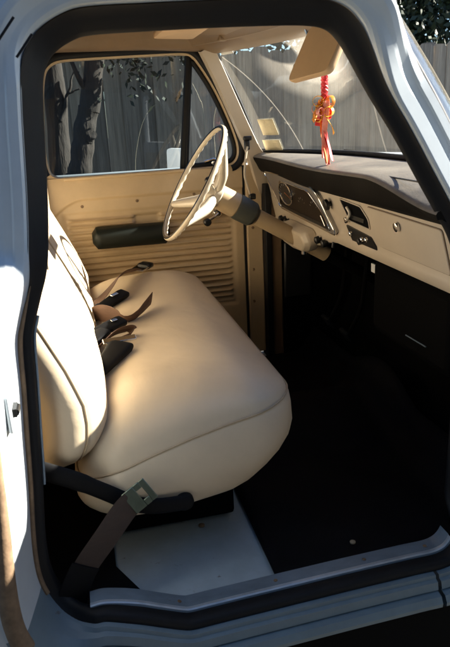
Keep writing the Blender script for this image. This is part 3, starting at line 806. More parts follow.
# turn signal stalk with black knob; ignition lever
tip = Vector((.468, 1.05, 1.324)); base = A + AX * .11
mb = MB(); mb.tube([base, base.lerp(tip, .5), tip], .0045, 8); lv = mb.build('turn_signal_lever', M['chrome'], colo)
mb = MB(); mb.lathe(tip - (tip - base).normalized() * .012, tip - base, [(0, .006), (.006, .012), (.022, .013), (.03, .006)], 14); mb.build('lever_knob', M['black'], colo, ang=40)

# ------------------------------------------------------------------ driver's door (closed, seen from inside)
WIN = [(-.030, 1.326), (-.062, 1.334), (-.082, 1.356), (-.090, 1.44), (-.080, 1.55), (-.070, 1.64), (-.055, 1.715), (-.032, 1.750), (.010, 1.766), (.10, 1.771), (.24, 1.775), (.38, 1.778), (.490, 1.779),
       (.528, 1.768), (.560, 1.730), (.615, 1.640), (.665, 1.530), (.698, 1.437), (.704, 1.385), (.690, 1.352), (.655, 1.338), (.55, 1.333), (.40, 1.330), (.20, 1.328), (.08, 1.327)]
WP = crom([(x, 0, z) for x, z in WIN], 4, closed=True); NW = len(WP)
WC = Vector((.3, 0, 1.55))
def wnorm(i):
    t = (WP[(i + 2) % NW] - WP[i - 2]).normalized(); n = Vector((-t.z, 0, t.x)); return n if n.dot(WP[i] - WC) > 0 else -n
WN = [wnorm(i) for i in range(NW)]
def wrows(prof): return [[WP[i] + WN[i] * o + Vector((0, y, 0)) for o, y in prof] for i in range(NW)]
dd = empty('driver_door', (0, .75, 0.0), parent=truck)
dd.location = Vector((.3, 1.55, .9)) - truck.location
dd['label'] = 'tan painted inside of the closed driver door with ribbed panel'
# window frame: returns from the glass out to the panel face
mb = MB(); mb.grid(wrows([(.000, 1.600), (.000, 1.572), (.001, 1.562), (.003, 1.557), (.006, 1.554), (.009, 1.556)]), closed_v=True)
mb.build('window_frame', M['doortan'], dd, ang=40)
# black seal between the frame and the roof rail / pillar (above the belt)
rows = []
for i in range(NW):
    if WP[i].z > 1.345 or WP[i].x > .66: rows.append((i, [WP[i] + WN[i] * o + Vector((0, y, 0)) for o, y in ((.0070, 1.560), (.008, 1.548), (.014, 1.541), (.024, 1.539), (.033, 1.543), (.036, 1.57))]))
rows.sort(key=lambda r: ((r[0] - 40) % NW))
start = None
ids = [r[0] for r in rows]
# make the run contiguous: begin after the gap
gap = next((k for k in range(len(ids)) if (ids[k] - ids[k - 1]) % NW != 1), 0)
rows = rows[gap:] + rows[:gap]
mb = MB(); mb.grid([r[1] for r in rows]); mb.build('frame_seal', M['rubber'], dd, ang=50)
# glass panes, divider bar, vent
def pane(pts, y, name, m, par):
    mb = MB(); mb.add([(p[0], y, p[1]) for p in pts], [list(range(len(pts)))]); return mb.build(name, m, par, smooth=False)
BAR0, BAR1 = (.470, 1.332), (.522, 1.778)
def barx(z): return lerp(BAR0[0], BAR1[0], (z - BAR0[1]) / (BAR1[1] - BAR0[1]))
wl = [(p.x, p.z) for p in WP]
left = [p for p in wl if p[0] <= barx(p[1])]; right = [p for p in wl if p[0] > barx(p[1])]
def order(pts):
    cx = sum(p[0] for p in pts) / len(pts); cz = sum(p[1] for p in pts) / len(pts)
    return sorted(pts, key=lambda p: math.atan2(p[1] - cz, p[0] - cx))
wg = pane(order(left + [(barx(1.332), 1.332), (barx(1.778), 1.778)]), 1.590, 'window_glass', M['winglass'], dd)
vg = pane(order(right + [(barx(1.334), 1.334), (barx(1.777), 1.777)]), 1.592, 'vent_window', M['ventglass'], dd)
mb = MB(); rows = []
bar = [(barx(z), 1.582, z) for z in (1.330, 1.45, 1.60, 1.779)]
mb.tube(bar, .0155, 8, flat=(1.0, (1, 0, 0))); mb.build('vent_bar', M['rubber'], dd)
mb = MB(); vp = [WP[i] - WN[i] * .007 + Vector((0, 1.578, 0)) for i in range(NW) if WP[i].x > barx(WP[i].z) + .004]
vo = order([(p.x, p.z) for p in vp]); 
mb.tube([(x, 1.578, z) for x, z in vo], .0115, 8, closed=True); mb.build('vent_gasket', M['rubber'], dd)
mb = MB(); mb.tube([(.56, 1.565, 1.352), (.60, 1.555, 1.362), (.635, 1.562, 1.352)], .007, 8); mb.lathe((.60, 1.565, 1.352), (0, -1, 0), [(0, .014), (.012, .013), (.014, .006)], 14); mb.build('vent_latch', M['chrome'], dd)

# panel: grid with crease and ribs
def door_y(x, z):
    y = 1.552
    # ledge at the belt curves out to the glass
    y += .020 * sstep(1.297, 1.326, z) * 0
    # upper crease (a long rounded-corner step)
    cz = 1.236 - .055 * max(0, (.05 - x) / .13) ** 2
    y += .010 * (1 - sstep(cz - .010, cz + .004, z))
    # ribbed field
    inx = min(sstep(-.040, -.020, x), 1 - sstep(.645, .665, x)); inz = min(sstep(.722, .742, z), 1 - sstep(1.148, 1.166, z))
    f = min(inx, inz)
    fr_ = min(min(sstep(-.062, -.042, x), 1 - sstep(.668, .688, x)), min(sstep(.700, .720, z), 1 - sstep(1.168, 1.186, z)))
    y += .006 * fr_ - .002 * f
    ph = ((z - .74) / .0262) % 1
    rib = math.exp(-((ph - .5) / .20) ** 2)
    y += f * (.006 - .0145 * rib)
    # pull recess
    rx = min(sstep(.232, .244, x), 1 - sstep(.345, .357, x)); rz = min(sstep(1.098, 1.110, z), 1 - sstep(1.146, 1.158, z))
    y = lerp(y, 1.580, min(rx, rz))
    return y
zs = []
z = .520
while z < 1.3255:
    zs.append(z); z += .0036 if .69 < z < 1.25 else .012
zs.append(1.3255)
xs = [-.100 + .822 * k / 110 for k in range(111)]
rows = []
for z in zs:
    rows.append([(x, door_y(x, z), z) for x in xs])
mb = MB(); mb.grid(rows)
mb.build('door_panel', M['doortan'], dd, ang=80)
# solid fill between panel top and window outline, above the belt at both ends
rows = []
for i in range(NW):
    p = WP[i]
    if p.z < 1.46 or True:
        o = WN[i]; q = p + o * .0505
        rows.append([p + o * .008 + Vector((0, 1.5565, 0)), p + o * .034 + Vector((0, 1.5575, 0)), p + o * .050 + Vector((0, 1.562, 0)), p + o * .052 + Vector((0, 1.62, 0))])
mb = MB(); mb.grid(rows, closed_v=True); mb.build('door_shell', M['doortan'], dd, ang=50)
mb = MB(); mb.tube([(x, 1.5455, 1.3225 + .003 * math.sin(x * 3)) for x in [-.035 + .50 * k / 20 for k in range(21)]], .0080, 10); mb.build('window_sill', M['doortan'], dd)
# outer skin of the door and closing strip beside the panel
mb = MB(); mb.box((.31, 1.66, .865), (.98, .03, .93)); mb.build('outer_skin', M['paint'], dd, bevel=.01)
mb = MB(); mb.box((.7655, 1.556, .90), (.071, .05, .86)); mb.build('door_edge', M['doortan'], dd, bevel=.004)
mb = MB(); mb.box((.725, 1.575, .90), (.010, .05, .86)); mb.build('edge_groove', M['rubber'], dd)
for x, z in ((.028, 1.205), (.258, 1.212), (.505, 1.222), (.76, 1.205), (.755, 1.06), (.752, .87), (.75, .72)):
    yy = 1.531 if x > .7 else door_y(x, z)
    mb = MB(); mb.lathe((x, yy, z), (0, -1, 0), [(0, .0065), (.002, .0065), (.003, .003)], 12); mb.build('trim_screw', M['edge'], dd)
# armrest
def arm_sec(x):
    k = (x - .06) / .44; h = lerp(.046, .040, k) * (1 if .04 < k else .55 + .45 * k / .04); return 1.072 - .004 * k, h
rows = []
for k in range(19):
    x = .055 + .325 * k / 18; t = k / 18
    e = min(1, math.sqrt(max(0, 1 - (1 - min(1, t / .10)) ** 2)) + .45); e *= min(1, math.sqrt(max(0, 1 - (1 - min(1, (1 - t) / .08)) ** 2)) + .5)
    zc = 1.072; h = .047 * e; d = .075 * min(1, .55 + .45 * e)
    rows.append([(x, 1.560, zc + h * .9), (x, 1.553 - d * .55, zc + h), (x, 1.553 - d * .85, zc + h * .82), (x, 1.553 - d, zc + h * .35), (x, 1.553 - d * .95, zc - h * .35), (x, 1.553 - d * .6, zc - h * .9), (x, 1.560, zc - h)])
mb = MB(); mb.grid(rows); 
for a in (0, 18 * 7): mb.f.append([a + j for j in range(7)]); mb.mi.append(0)
mb.build('armrest', M['armrest'], dd, ang=50)
# window crank
mb = MB(); mb.lathe((.600, 1.556, 1.135), (0, -1, 0), [(0, .024), (.012, .022), (.02, .014)], 18); mb.tube([(.600, 1.530, 1.135), (.578, 1.522, 1.122), (.545, 1.518, 1.106)], [.009, .008, .008], 10); mb.build('window_crank', M['chrome'], dd, ang=40)
mb = MB(); mb.lathe((.545, 1.522, 1.106), (0, -1, 0), [(0, .010), (.006, .016), (.028, .017), (.034, .010)], 18); mb.build('crank_knob', M['black'], dd, ang=40)
mb = MB(); mb.lathe((.645, 1.556, 1.142), (0, -1, 0), [(0, .016), (.016, .015), (.022, .008)], 16); mb.build('lock_knob', M['amber'], dd, ang=40)
# door mirror outside; its white face paints the sky reflected in the glass
mb = MB(); mb.prism([(x, 1.86 + (z - 1.34) * .42, z) for x, z in rpoly([(.447, 1.404), (.527, 1.398), (.524, 1.270), (.436, 1.280)], .018)], (0.012, .03, 0), bev=.006)
mr = mb.build('door_mirror', M['white'], dd, ang=40)
mb = MB(); mb.tube([(.48, 1.880, 1.33), (.55, 1.83, 1.30), (.60, 1.70, 1.27), (.60, 1.67, 1.25)], .008, 8); mb.build('mirror_arm', M['chrome'], dd)
# tan cable and black grab clip on the far pillar
mb = MB(); mb.tube(crom([(.722, 1.452, 1.412), (.714, 1.45, 1.38), (.705, 1.452, 1.30), (.716, 1.455, 1.255), (.728, 1.46, 1.215)], 5), .0048, 8)
cbo = mb.build('cable_conduit', M['wheelcream'], truck)
mb = MB(); mb.box((.722, 1.462, 1.418), (.022, .022, .040)); mb.box((.724, 1.455, 1.445), (.036, .018, .018)); mb.build('conduit_clip', M['black'], truck, bevel=.005)
mb = MB(); mb.box((.738, 1.462, 1.205), (.03, .02, .024)); mb.build('conduit_clip', M['black'], truck, bevel=.005)

# ------------------------------------------------------------------ visors, mirror
def visor(corners, thick, name, m):
    P = [Vector(c) for c in corners]
    n = (P[1] - P[0]).cross(P[3] - P[0]).normalized()
    c2 = []
    for i in range(4):
        p, a, b = P[i], P[i - 1], P[(i + 1) % 4]; r = .022
        A_, B_ = p + (a - p).normalized() * r, p + (b - p).normalized() * r
        for j in range(5):
            t = j / 4; c2.append(A_ * (1 - t) ** 2 + p * 2 * t * (1 - t) + B_ * t * t)
    ctr = sum(c2, Vector()) / len(c2)
    rows = []
    for o, s in ((-.5, .965), (-.38, .99), (0, 1.0), (.38, .99), (.5, .965)):
        rows.append([ctr + (p - ctr) * s + n * (thick * o) for p in c2])
    mb = MB(); mb.grid(rows, closed_u=True); k = len(c2)
    mb.f.append(list(range(k))); mb.f.append([4 * k + j for j in range(k)]); mb.mi += [0, 0]
    return mb.build(name, m, truck, ang=40)
v1 = visor([(.668, .55, 1.755), (.700, .40, 1.725), (.655, .40, 1.632), (.610, .58, 1.618)], .022, 'sun_visor', M['visor'])
mb = MB(); mb.tube([(.60, .62, 1.800), (.592, .61, 1.785), (.62, .50, 1.772)], .006, 8); mb.lathe((.60, .62, 1.79), (0, 0, 1), [(0, .018), (.02, .02)], 14); mb.build('visor_bracket', M['dash'], v1)
# driver's visor, folded up against the headliner
v2 = visor([(.50, 1.36, 1.825), (.50, .98, 1.828), (.35, .98, 1.832), (.35, 1.36, 1.830)], .02, 'sun_visor', M['visor'])
mb = MB(); mb.box((.60, 1.30, 1.812), (.035, .05, .022)); mb.build('visor_bracket', M['brownrail'], v2, bevel=.005)
# rear view mirror hung from the header, behind the passenger's visor
mb = MB(); mb.prism([(.742, y, z) for y, z in rpoly([(.93, 1.690), (.69, 1.690), (.69, 1.640), (.93, 1.640)], .02)], (.016, 0, .004), bev=.005)
rm = mb.build('rear_view_mirror', M['silver'], truck, ang=40)
mb = MB(); mb.tube([(.755, .81, 1.685), (.765, .81, 1.73), (.735, .81, 1.80)], .006, 8); mb.build('mirror_stem', M['chrome'], rm)

# stickers on the windshield, driver's lower corner
def ws_quad(u0, u1, s0, s1, m, name='registration_sticker'):
    rows = [[ws(lerp(u0, u1, a / 3), lerp(s0, s1, b / 3), -.006) for a in range(4)] for b in range(4)]
    mb = MB(); mb.grid(rows); return mb.build(name, m, wsh, ang=80, solid=.001)
ST = [(.908, .962, .172, .330), (.914, .972, .012, .122)]
for q in ST: ws_quad(*q, M['sticker'])
ws_quad(.930, .975, .945, .980, M['white'], 'permit_sticker')

# wiper resting on the lower glass, cowl, hood, fenders
mb = MB(); pts = [ws(u, s, .016) for u, s in ((.10, .03), (.18, .045), (.27, .035), (.36, .02))]
mb.tube(pts, .005, 6); mb.tube([ws(.27, .035, .02), ws(.30, -.03, .03)], .006, 6); mb.build('wiper', M['black'], wsh)
rows = []
for u in US:
    e = ws(u, 0); rows.append([e + Vector((.004, 0, -.008)), e + Vector((.06, 0, -.02)), (1.16, lerp(.02, 1.58, u), 1.345), (1.22, lerp(.02, 1.58, u), 1.30)])
mb = MB(); mb.grid(rows); mb.build('cowl', M['paint'], truck, ang=40)
def hood_z(x, y): return 1.335 - .10 * ((x - 1.17) / 1.2) ** 1.6 - .05 * abs((y - .8) / .7) ** 3
rows = [[(x, y, hood_z(x, y)) for y in [.10 + 1.40 * j / 20 for j in range(21)]] for x in [1.175 + 1.15 * k / 12 for k in range(13)]]
mb = MB(); mb.grid(rows); mb.build('hood', M['paint'], truck, ang=60, solid=-.01)
for s in (0, 1):
    rows = []
    for k in range(25):
        x = .90 + 1.5 * k / 24
        arch = .95 if False else .0
        zb = .42
        dx = x - 1.62
        if abs(dx) < .42: zb = max(zb, .10 + math.sqrt(max(0, .42 ** 2 - dx ** 2)) + .12)
        sec = [(.095, 1.37 - .10 * k / 24), (.03, 1.37 - .10 * k / 24), (-.07, 1.368 - .10 * k / 24), (-.102, 1.35 - .10 * k / 24), (-.110, 1.22), (-.105, max(zb, .85)), (-.10, max(zb, .6)), (-.085, zb)]
        rows.append([(x, (y if s == 0 else 1.6 - y), z) for y, z in sec])
    mb = MB(); mb.grid(rows); mb.build('fender', M['paint'], truck, ang=50, solid=.006)
mb = MB(); mb.box((2.42, .8, .93), (.06, 1.62, .50)); mb.build('grille', M['silver'], truck, bevel=.02)
mb = MB(); mb.box((2.52, .8, .55), (.10, 1.75, .18)); mb.build('bumper', M['chrome'], truck, bevel=.03)
# cargo bed behind the cab
mb = MB()
mb.box((-1.45, -.075, .90), (1.95, .05, .60)); mb.box((-1.45, 1.675, .90), (1.95, .05, .60)); mb.box((-.475, .8, .90), (.04, 1.70, .58)); mb.box((-2.42, .8, .90), (.04, 1.70, .58)); mb.box((-1.45, .8, .62), (1.9, 1.70, .03))
mb.build('cargo_bed', M['paint'], truck, bevel=.01)
mb = MB(); mb.box((-.05, .8, .38), (4.6, .9, .10)); mb.build('chassis', M['dark'], truck, bevel=.01)
for x in (1.62, -1.55):
    for y, s in ((-.02, -1), (1.62, 1)):
        mb = MB(); mb.lathe((x, y - s * .10, .19), (0, s, 0), [(0, .22), (0, .33), (.02, .355), (.16, .355), (.19, .33), (.19, .22)], 36); ty = mb.build('wheel', M['tyre'], truck, ang=30)
        mb = MB(); mb.lathe((x, y - s * .10, .19), (0, s, 0), [(.02, .22), (.16, .21), (.15, .19), (.14, .10), (.18, .08), (.19, .03)], 28); mb.build('rim', M['paint'], ty, ang=30)

# ------------------------------------------------------------------ passenger door, swung wide open on the front hinges
DA = R(72)
HX, HY = .885, -.105
def D(a, b, z):
    """a along the door from the hinge, b outward through its thickness"""
    return Vector((HX - math.cos(DA) * a + math.sin(DA) * b, HY - math.sin(DA) * a - math.cos(DA) * b, z))
pd = empty('passenger_door', (0, 0, 0), parent=truck); pd.location = Vector((HX, HY, .9)) - truck.location
pd['label'] = 'opened passenger door with its window wound down'
mb = MB(); mb.prism([D(a, 0, z) for a, z in rpoly([(0, .50), (.93, .50), (.95, 1.355), (0, 1.355)], .05)], D(0, .085, 0) - D(0, 0, 0), bev=.01); mb.build('door_shell', M['paint'], pd, ang=40)
mb = MB(); mb.prism([D(a, -.001, z) for a, z in rpoly([(.06, .60), (.88, .60), (.90, 1.28), (.06, 1.28)], .05)], D(0, -.012, 0) - D(0, 0, 0), bev=.006); mb.build('door_panel', M['doortan'], pd, ang=40)
mb = MB(); mb.tube(crom([D(.03, .04, 1.30), D(.06, .04, 1.36), D(.18, .03, 1.56), D(.27, .02, 1.68), D(.33, .02, 1.70), D(.60, .02, 1.70), D(.84, .02, 1.69), D(.89, .02, 1.65), D(.92, .03, 1.46), D(.94, .04, 1.30)], 5), .018, 8); mb.build('window_frame', M['paint'], pd)
mb = MB(); mb.tube([D(.34, .03, 1.32), D(.30, .02, 1.70)], .010, 8); mb.build('vent_bar', M['rubber'], pd)
vt = [D(.08, .03, 1.325), D(.335, .03, 1.325), D(.295, .02, 1.69), D(.27, .02, 1.68), D(.18, .03, 1.55)]
mb = MB(); mb.add(vt, [[0, 1, 2, 3, 4]]); mb.build('vent_window', M['ventglass'], pd, smooth=False)

# ------------------------------------------------------------------ seat belts lying on the seat
def strap(path, width, up, name, m, par, thick=.0016):
    """webbing ribbon: path points, per-point width direction (up) list or one vector"""
    P = crom(path, 6); U = crom(up, 6) if isinstance(up, list) else [Vector(up)] * len(P)
    rows = []
    for i, p in enumerate(P):
        t = (P[min(i + 1, len(P) - 1)] - P[max(i - 1, 0)]).normalized()
        w = U[i] - t * U[i].dot(t); w.normalize(); n = t.cross(w).normalized()
        rows.append([p + w * (width * a) + n * (thick * b) for a, b in ((-.5, -.4), (-.5, .4), (-.25, 1), (.25, 1), (.5, .4), (.5, -.4), (.25, -1), (-.25, -1))])
    mb = MB(); mb.grid(rows, closed_u=True); k = len(rows)
    mb.f.append(list(range(8))); mb.f.append([(k - 1) * 8 + j for j in range(8)]); mb.mi += [0, 0]
    return mb.build(name, m, par, ang=40)
def slab(c, dirv, upv, dims, name, m, par, bevel=.004, hole=False):
    x = Vector(dirv).normalized(); z = Vector(upv); z = (z - x * z.dot(x)).normalized(); y = z.cross(x)
    rot = Matrix((x, y, z)).transposed()
    mb = MB()
    if hole:
        L, W, T = dims
        for dx, dy, l, w in ((-.25 * L, 0, .50 * L, W), (.38 * L, 0, .24 * L, W), (.13 * L, .36 * W, .26 * L, .28 * W), (.13 * L, -.36 * W, .26 * L, .28 * W)):
            mb.box(Vector(c) + rot @ Vector((dx, dy, 0)), (l, w, T), rot)
    else: mb.box(c, dims, rot)
    return mb.build(name, m, par, bevel=bevel)
def cz(x, y): return top_z(x, y) + .004
G = 'lap belts lying on the bench seat'
def pod(p, q, up, prof, name, m, par, n=16, sq=.45):
    """rounded moulded body from p to q; prof: [(t, half width, half height)]"""
    P, Q = Vector(p), Vector(q); x = (Q - P).normalized(); z = Vector(up); z = (z - x * z.dot(x)).normalized(); y = z.cross(x); rows = []
    for t, w, h in prof:
        c = P.lerp(Q, t); row = []
        for j in range(n):
            a = 2 * PI * j / n; ca, sa = math.cos(a), math.sin(a)
            row.append(c + y * (w * math.copysign(abs(ca) ** sq, ca)) + z * (h * math.copysign(abs(sa) ** sq, sa)))
        rows.append(row)
    mb = MB(); mb.grid(rows, closed_u=True); k = len(rows)
    mb.f.append(list(range(n))); mb.f.append([(k - 1) * n + j for j in range(n)]); mb.mi += [0, 0]
    return mb.build(name, m, par, ang=50)
def cp(x, y, h): return Vector((x, y, cz(x, y) + h))
BUCK = [(0, .012, .005), (.03, .017, .008), (.12, .020, .010), (.5, .022, .011), (.85, .023, .011), (.97, .021, .009), (1, .017, .006)]
SLEEVE = [(0, .018, .007), (.05, .022, .010), (.4, .026, .012), (.8, .024, .011), (1, .020, .009)]
# 1: far belt with chrome tongue
b1 = empty('seat_belt', (.10, 1.10, cz(.1, 1.1)), 'brown lap belt with chrome tongue and black tip, farthest along the seat', 'seat belt', G)
strap([cp(-.01, .985, .010), cp(.03, 1.01, .020), cp(.075, 1.055, .040), cp(.12, 1.15, .052), cp(.165, 1.235, .040), cp(.205, 1.305, .018)], .056, [Vector((.8, -.5, .1)), Vector((.8, -.5, .3)), Vector((.75, -.5, .5)), Vector((.7, -.45, .75)), Vector((.7, -.5, .5)), Vector((.8, -.5, .2))], 'webbing', M['webbing'], b1)
slab(cp(.225, 1.34, .016), (.05, .10, -.002), (0, -.3, 1), (.075, .052, .006), 'tongue', M['chrome'], b1, .002)
pod(cp(.238, 1.365, .016), cp(.272, 1.432, .014), (0, -.3, 1), [(0, .022, .008), (.1, .026, .011), (.8, .026, .010), (1, .020, .006)], 'tip', M['black'], b1)
# 2: black buckle in front of it
b2 = empty('seat_belt_buckle', (.08, .98, cz(.08, .98)), 'long black belt buckle with small chrome mark, beside the far brown strap', 'buckle', G)
pod(cp(.045, .955, .016), cp(.140, 1.055, .020), (0, -.4, 1), BUCK, 'buckle', M['blackmatt'], b2)
slab(cp(.098, 1.008, .032), (.10, .105, .004), (0, -.4, 1), (.034, .012, .004), 'release_button', M['chrome'], b2, .001)
pod(cp(-.01, .885, .014), cp(.050, .962, .018), (0, -.4, 1), SLEEVE, 'sleeve', M['blackmatt'], b2)
# 3: twisted brown strap, middle
b3 = empty('seat_belt', (.08, .80, cz(.08, .8)), 'twisted brown lap belt with pointed loose end, middle of the seat', 'seat belt', G)
strap([cp(-.01, .895, .012), cp(.03, .865, .034), (cp(.062, .825, .036)), cp(.105, .775, .018), cp(.145, .785, .016), cp(.175, .815, .024), cp(.212, .860, .034)], .056, [Vector((.5, -.5, .5)), Vector((.5, -.5, .7)), Vector((.45, -.5, .8)), Vector((.45, -.6, .45)), Vector((.3, -.6, .75)), Vector((.2, -.5, .85)), Vector((.1, -.5, .9))], 'webbing', M['webbing'], b3)
# 4: black buckle with folded strap
b4 = empty('seat_belt_buckle', (.06, .66, cz(.06, .66)), 'black buckle with a folded scrap of brown strap below it', 'buckle', G)
pod(cp(.012, .66, .030), cp(.105, .725, .030), (-.2, -.5, 1), BUCK, 'buckle', M['blackmatt'], b4)
slab(cp(.075, .70, .044), (.09, .065, .0), (-.2, -.5, 1), (.022, .010, .004), 'release_button', M['chrome'], b4, .001)
pod(cp(-.01, .60, .026), cp(.045, .655, .030), (-.3, -.4, 1), SLEEVE, 'sleeve', M['blackmatt'], b4)
strap([cp(.02, .575, .016), cp(.065, .600, .030), cp(.105, .620, .026), cp(.122, .628, .014), cp(.110, .61, .006), cp(.07, .60, .004)], .046, [Vector((.3, -.6, .6))] * 6, 'webbing', M['webbing'], b4)
# 5: nearest buckle with chrome plate
b5 = empty('seat_belt_buckle', (.06, .50, cz(.06, .5)), 'black buckle sleeve topped by a bright chrome plate, nearest on the seat', 'buckle', G)
pod(cp(.004, .395, .006), cp(.085, .520, .020), (-.2, -.5, 1), [(0, .012, .005), (.1, .022, .010), (.5, .028, .012), (.9, .036, .013), (1, .034, .009)], 'sleeve', M['blackmatt'], b5)
slab(cp(.078, .535, .030), (.10, .012, .0), (-.1, -.6, 1), (.095, .018, .007), 'buckle_plate', M['chrome'], b5, .002)
# 6: near belt hanging down the cushion side with steel tongue
b6 = empty('seat_belt', (.04, .06, .70), 'wide brown lap belt with dull steel tongue hanging over the seat hinge', 'seat belt')
strap([(-.085, .045, .575), (-.06, .048, .610), (-.02, .055, .655), (.025, .072, .702), (.050, .078, .722)], .058, [Vector((.7, .1, -.7)), Vector((.7, .05, -.65)), Vector((.75, 0, -.6)), Vector((.8, 0, -.55)), Vector((.8, 0, -.5))], 'webbing', M['webbingdark'], b6, .002)
strap([(-.115, .045, .485), (-.105, .045, .53), (-.085, .044, .575), (-.07, .044, .60)], .066, [Vector((.8, .1, -.35))] * 4, 'sleeve', M['blackmatt'], b6, .004)
slab((.066, .078, .733), (.85, .10, .52), (0, -1, .25), (.062, .058, .004), 'tongue', M['olive'], b6, .002, hole=True)

# ------------------------------------------------------------------ hanging charm
OX, OY = .806, .815
ch = empty('hanging_charm', (OX, OY, 1.64), 'red and orange ribbon charm hanging from the rear view mirror', 'charm')
mb = MB()
for ph in (0, PI):
    mb.tube([(OX - .012 * 0 + .006 * math.cos(ph + k * .9), OY + .006 * math.sin(ph + k * .9), 1.665 - .085 * k / 26) for k in range(27)], .0065, 6)
mb.build('braided_cord', M['red'], ch)
mb = MB(); mb.tube([(OX - .02, OY, 1.70), (OX - .008, OY, 1.68), (OX, OY, 1.66)], .002, 6); mb.build('thread', M['white'], ch)
def ribbon(c, w, tilt, L_, m, name, curl=.02, dirx=0, diry=0):
    c = Vector(c); pts = []; ups = []
    for k in range(6):
        t = k / 5
        pts.append(c + Vector((dirx * t + curl * math.sin(t * 5 + tilt) * .5, diry * t + curl * math.sin(t * 4 + tilt * 2), -L_ * t)))
        ups.append(Vector((math.cos(tilt + t * 1.2), math.sin(tilt + t * 1.2), .1)))
    return strap(pts, w, ups, name, m, ch, .0008)
def loop(c, r, tilt, m, w=.016):
    c = Vector(c); pts = []; ups = []
    a = Vector((math.cos(tilt), math.sin(tilt), 0))
    for k in range(9):
        t = 2 * PI * k / 8; pts.append(c + a * (r * (1 - math.cos(t))) + Vector((0, 0, r * .9 * math.sin(t) - r * .5))); ups.append(Vector((-a.y, a.x, .15)))
    return strap(pts, w, ups, 'bow_loop', m, ch, .0008)
KZ = 1.580
random.seed(11)
for k in range(16):
    m = [M['orange'], M['yellow'], M['red'], M['orange'], M['yellow'], M['pink']][k % 6]
    loop((OX + random.uniform(-.008, .008), OY + random.uniform(-.01, .01), KZ - random.uniform(0, .045)), random.uniform(.011, .024), random.uniform(0, 2 * PI), m, random.uniform(.010, .018))
for (dx, dy, L_, m, w) in ((-.02, .05, .06, 'orange', .018), (-.03, .045, .05, 'yellow', .016), (-.01, .03, .075, 'red', .018), (.0, -.015, .195, 'red', .016), (.004, -.02, .195, 'pink', .018), (.012, -.028, .185, 'red', .016), (.0, -.006, .175, 'pink', .014), (-.004, -.012, .19, 'orange', .012), (.01, -.03, .10, 'yellow', .016), (.005, .005, .11, 'pink', .012)):
    ribbon((OX, OY, KZ - .01), w, random.uniform(0, 6), L_, M[m], 'ribbon', .012, dx, dy)

# ------------------------------------------------------------------ surroundings
mb = MB(); n = 60
rows = [[(-60 + 120 * i / n, -60 + 120 * j / n, -.17 + (.03 * math.sin(i * 1.3) * math.cos(j * 1.7) if (abs(i - 30) > 2 or abs(j - 30) > 2) else 0)) for i in range(n + 1)] for j in range(n + 1)]
mb.grid(rows); g = mb.build('ground', M['ground'], ang=80); g['kind'] = 'structure'

def fence(p0, p1, height, seed, label, gap_at=None):
    rnd = random.Random(seed)
    a, b = Vector(p0), Vector(p1); d = (b - a); L_ = d.length; d.normalize(); nrm = Vector((-d.y, d.x, 0))
    fe = empty('wooden_fence', tuple(a), label, 'fence')
    mb = MB(); vals = []
    s = 0
    while s < L_:
        w = rnd.uniform(.125, .150); h = height + rnd.uniform(-.035, .03); yaw = rnd.uniform(-.02, .02)
        c = a + d * (s + w / 2) + nrm * rnd.uniform(-.012, .012)
        hw = w / 2
        p = [c - d * hw, c + d * hw]
        lean = rnd.uniform(-.002, .002)
        poly = [p[0] + Vector((0, 0, -.02)), p[1] + Vector((0, 0, -.02)), p[1] + Vector((0, 0, h - .03)) + d * lean, p[1] - d * .028 + Vector((0, 0, h)) + d * lean, p[0] + d * .028 + Vector((0, 0, h)) + d * lean, p[0] + Vector((0, 0, h - .03)) + d * lean]
        poly = [q + nrm * (0) for q in poly]
        f0 = len(mb.f); mb.prism(poly, nrm * .018); v = rnd.random(); vals += [v] * (len(mb.f) - f0)
        s += w + rnd.choice((-.001, -.0005, .0, .0005, .001))
    o = mb.build('boards', M['fence'], fe, smooth=False)
    at = o.data.attributes.new('board', 'FLOAT', 'FACE'); at.data.foreach_set('value', vals)
    for zz in (.35, 1.25, height - .25):
        m2 = MB(); m2.box(a + d * (L_ / 2) + nrm * .045 + Vector((0, 0, zz)), (L_, .045, .09), Matrix.Rotation(math.atan2(d.y, d.x), 3, 'Z')); r_ = m2.build('rail', M['fence'], fe, smooth=False)
    k = 0.5
    while k < L_:
        m2 = MB(); m2.box(a + d * k + nrm * .115 + Vector((0, 0, height / 2)), (.09, .09, height), Matrix.Rotation(math.atan2(d.y, d.x), 3, 'Z')); m2.build('post', M['fence'], fe, smooth=False); k += 2.4
    return fe
fence((-4.5, 4.35, -.17), (9.5, 4.15, -.17), 2.22, 3, 'tall weathered grey board fence standing behind the truck')

# unseen dark building added behind the camera to block sky light
M['blocker_siding'] = mat('sky_blocker_dark_timber_siding', (0.075, 0.08, 0.07), 0.8, 0.25, 4, stretch=(1, 1, 12), bump=0.3, bscale=6, bdist=0.01)
M['blocker_shingle'] = mat('sky_blocker_grey_roof_shingles', (0.07, 0.065, 0.06), 0.9, 0.3, 8, bump=0.5, bscale=12, bdist=0.02)
ho = empty('sky_blocker', (0, -3.8, -.17), 'unseen dark timber clad building added to block sky light', 'sky_blocker')
mb = MB(); mb.box((-1, -5.9, 2.0), (14, 4.4, 4.34)); mb.build('sky_blocker_wall', M['blocker_siding'], ho, smooth=False)
mb = MB(); mb.prism([(-8.4, -3.2, 4.05), (-8.4, -5.9, 6.2), (-8.4, -8.6, 4.05), (-8.4, -8.6, 4.2), (-8.4, -5.9, 6.4), (-8.4, -3.2, 4.2)], (14.8, 0, 0)); mb.build('roof', M['blocker_shingle'], ho, smooth=False)

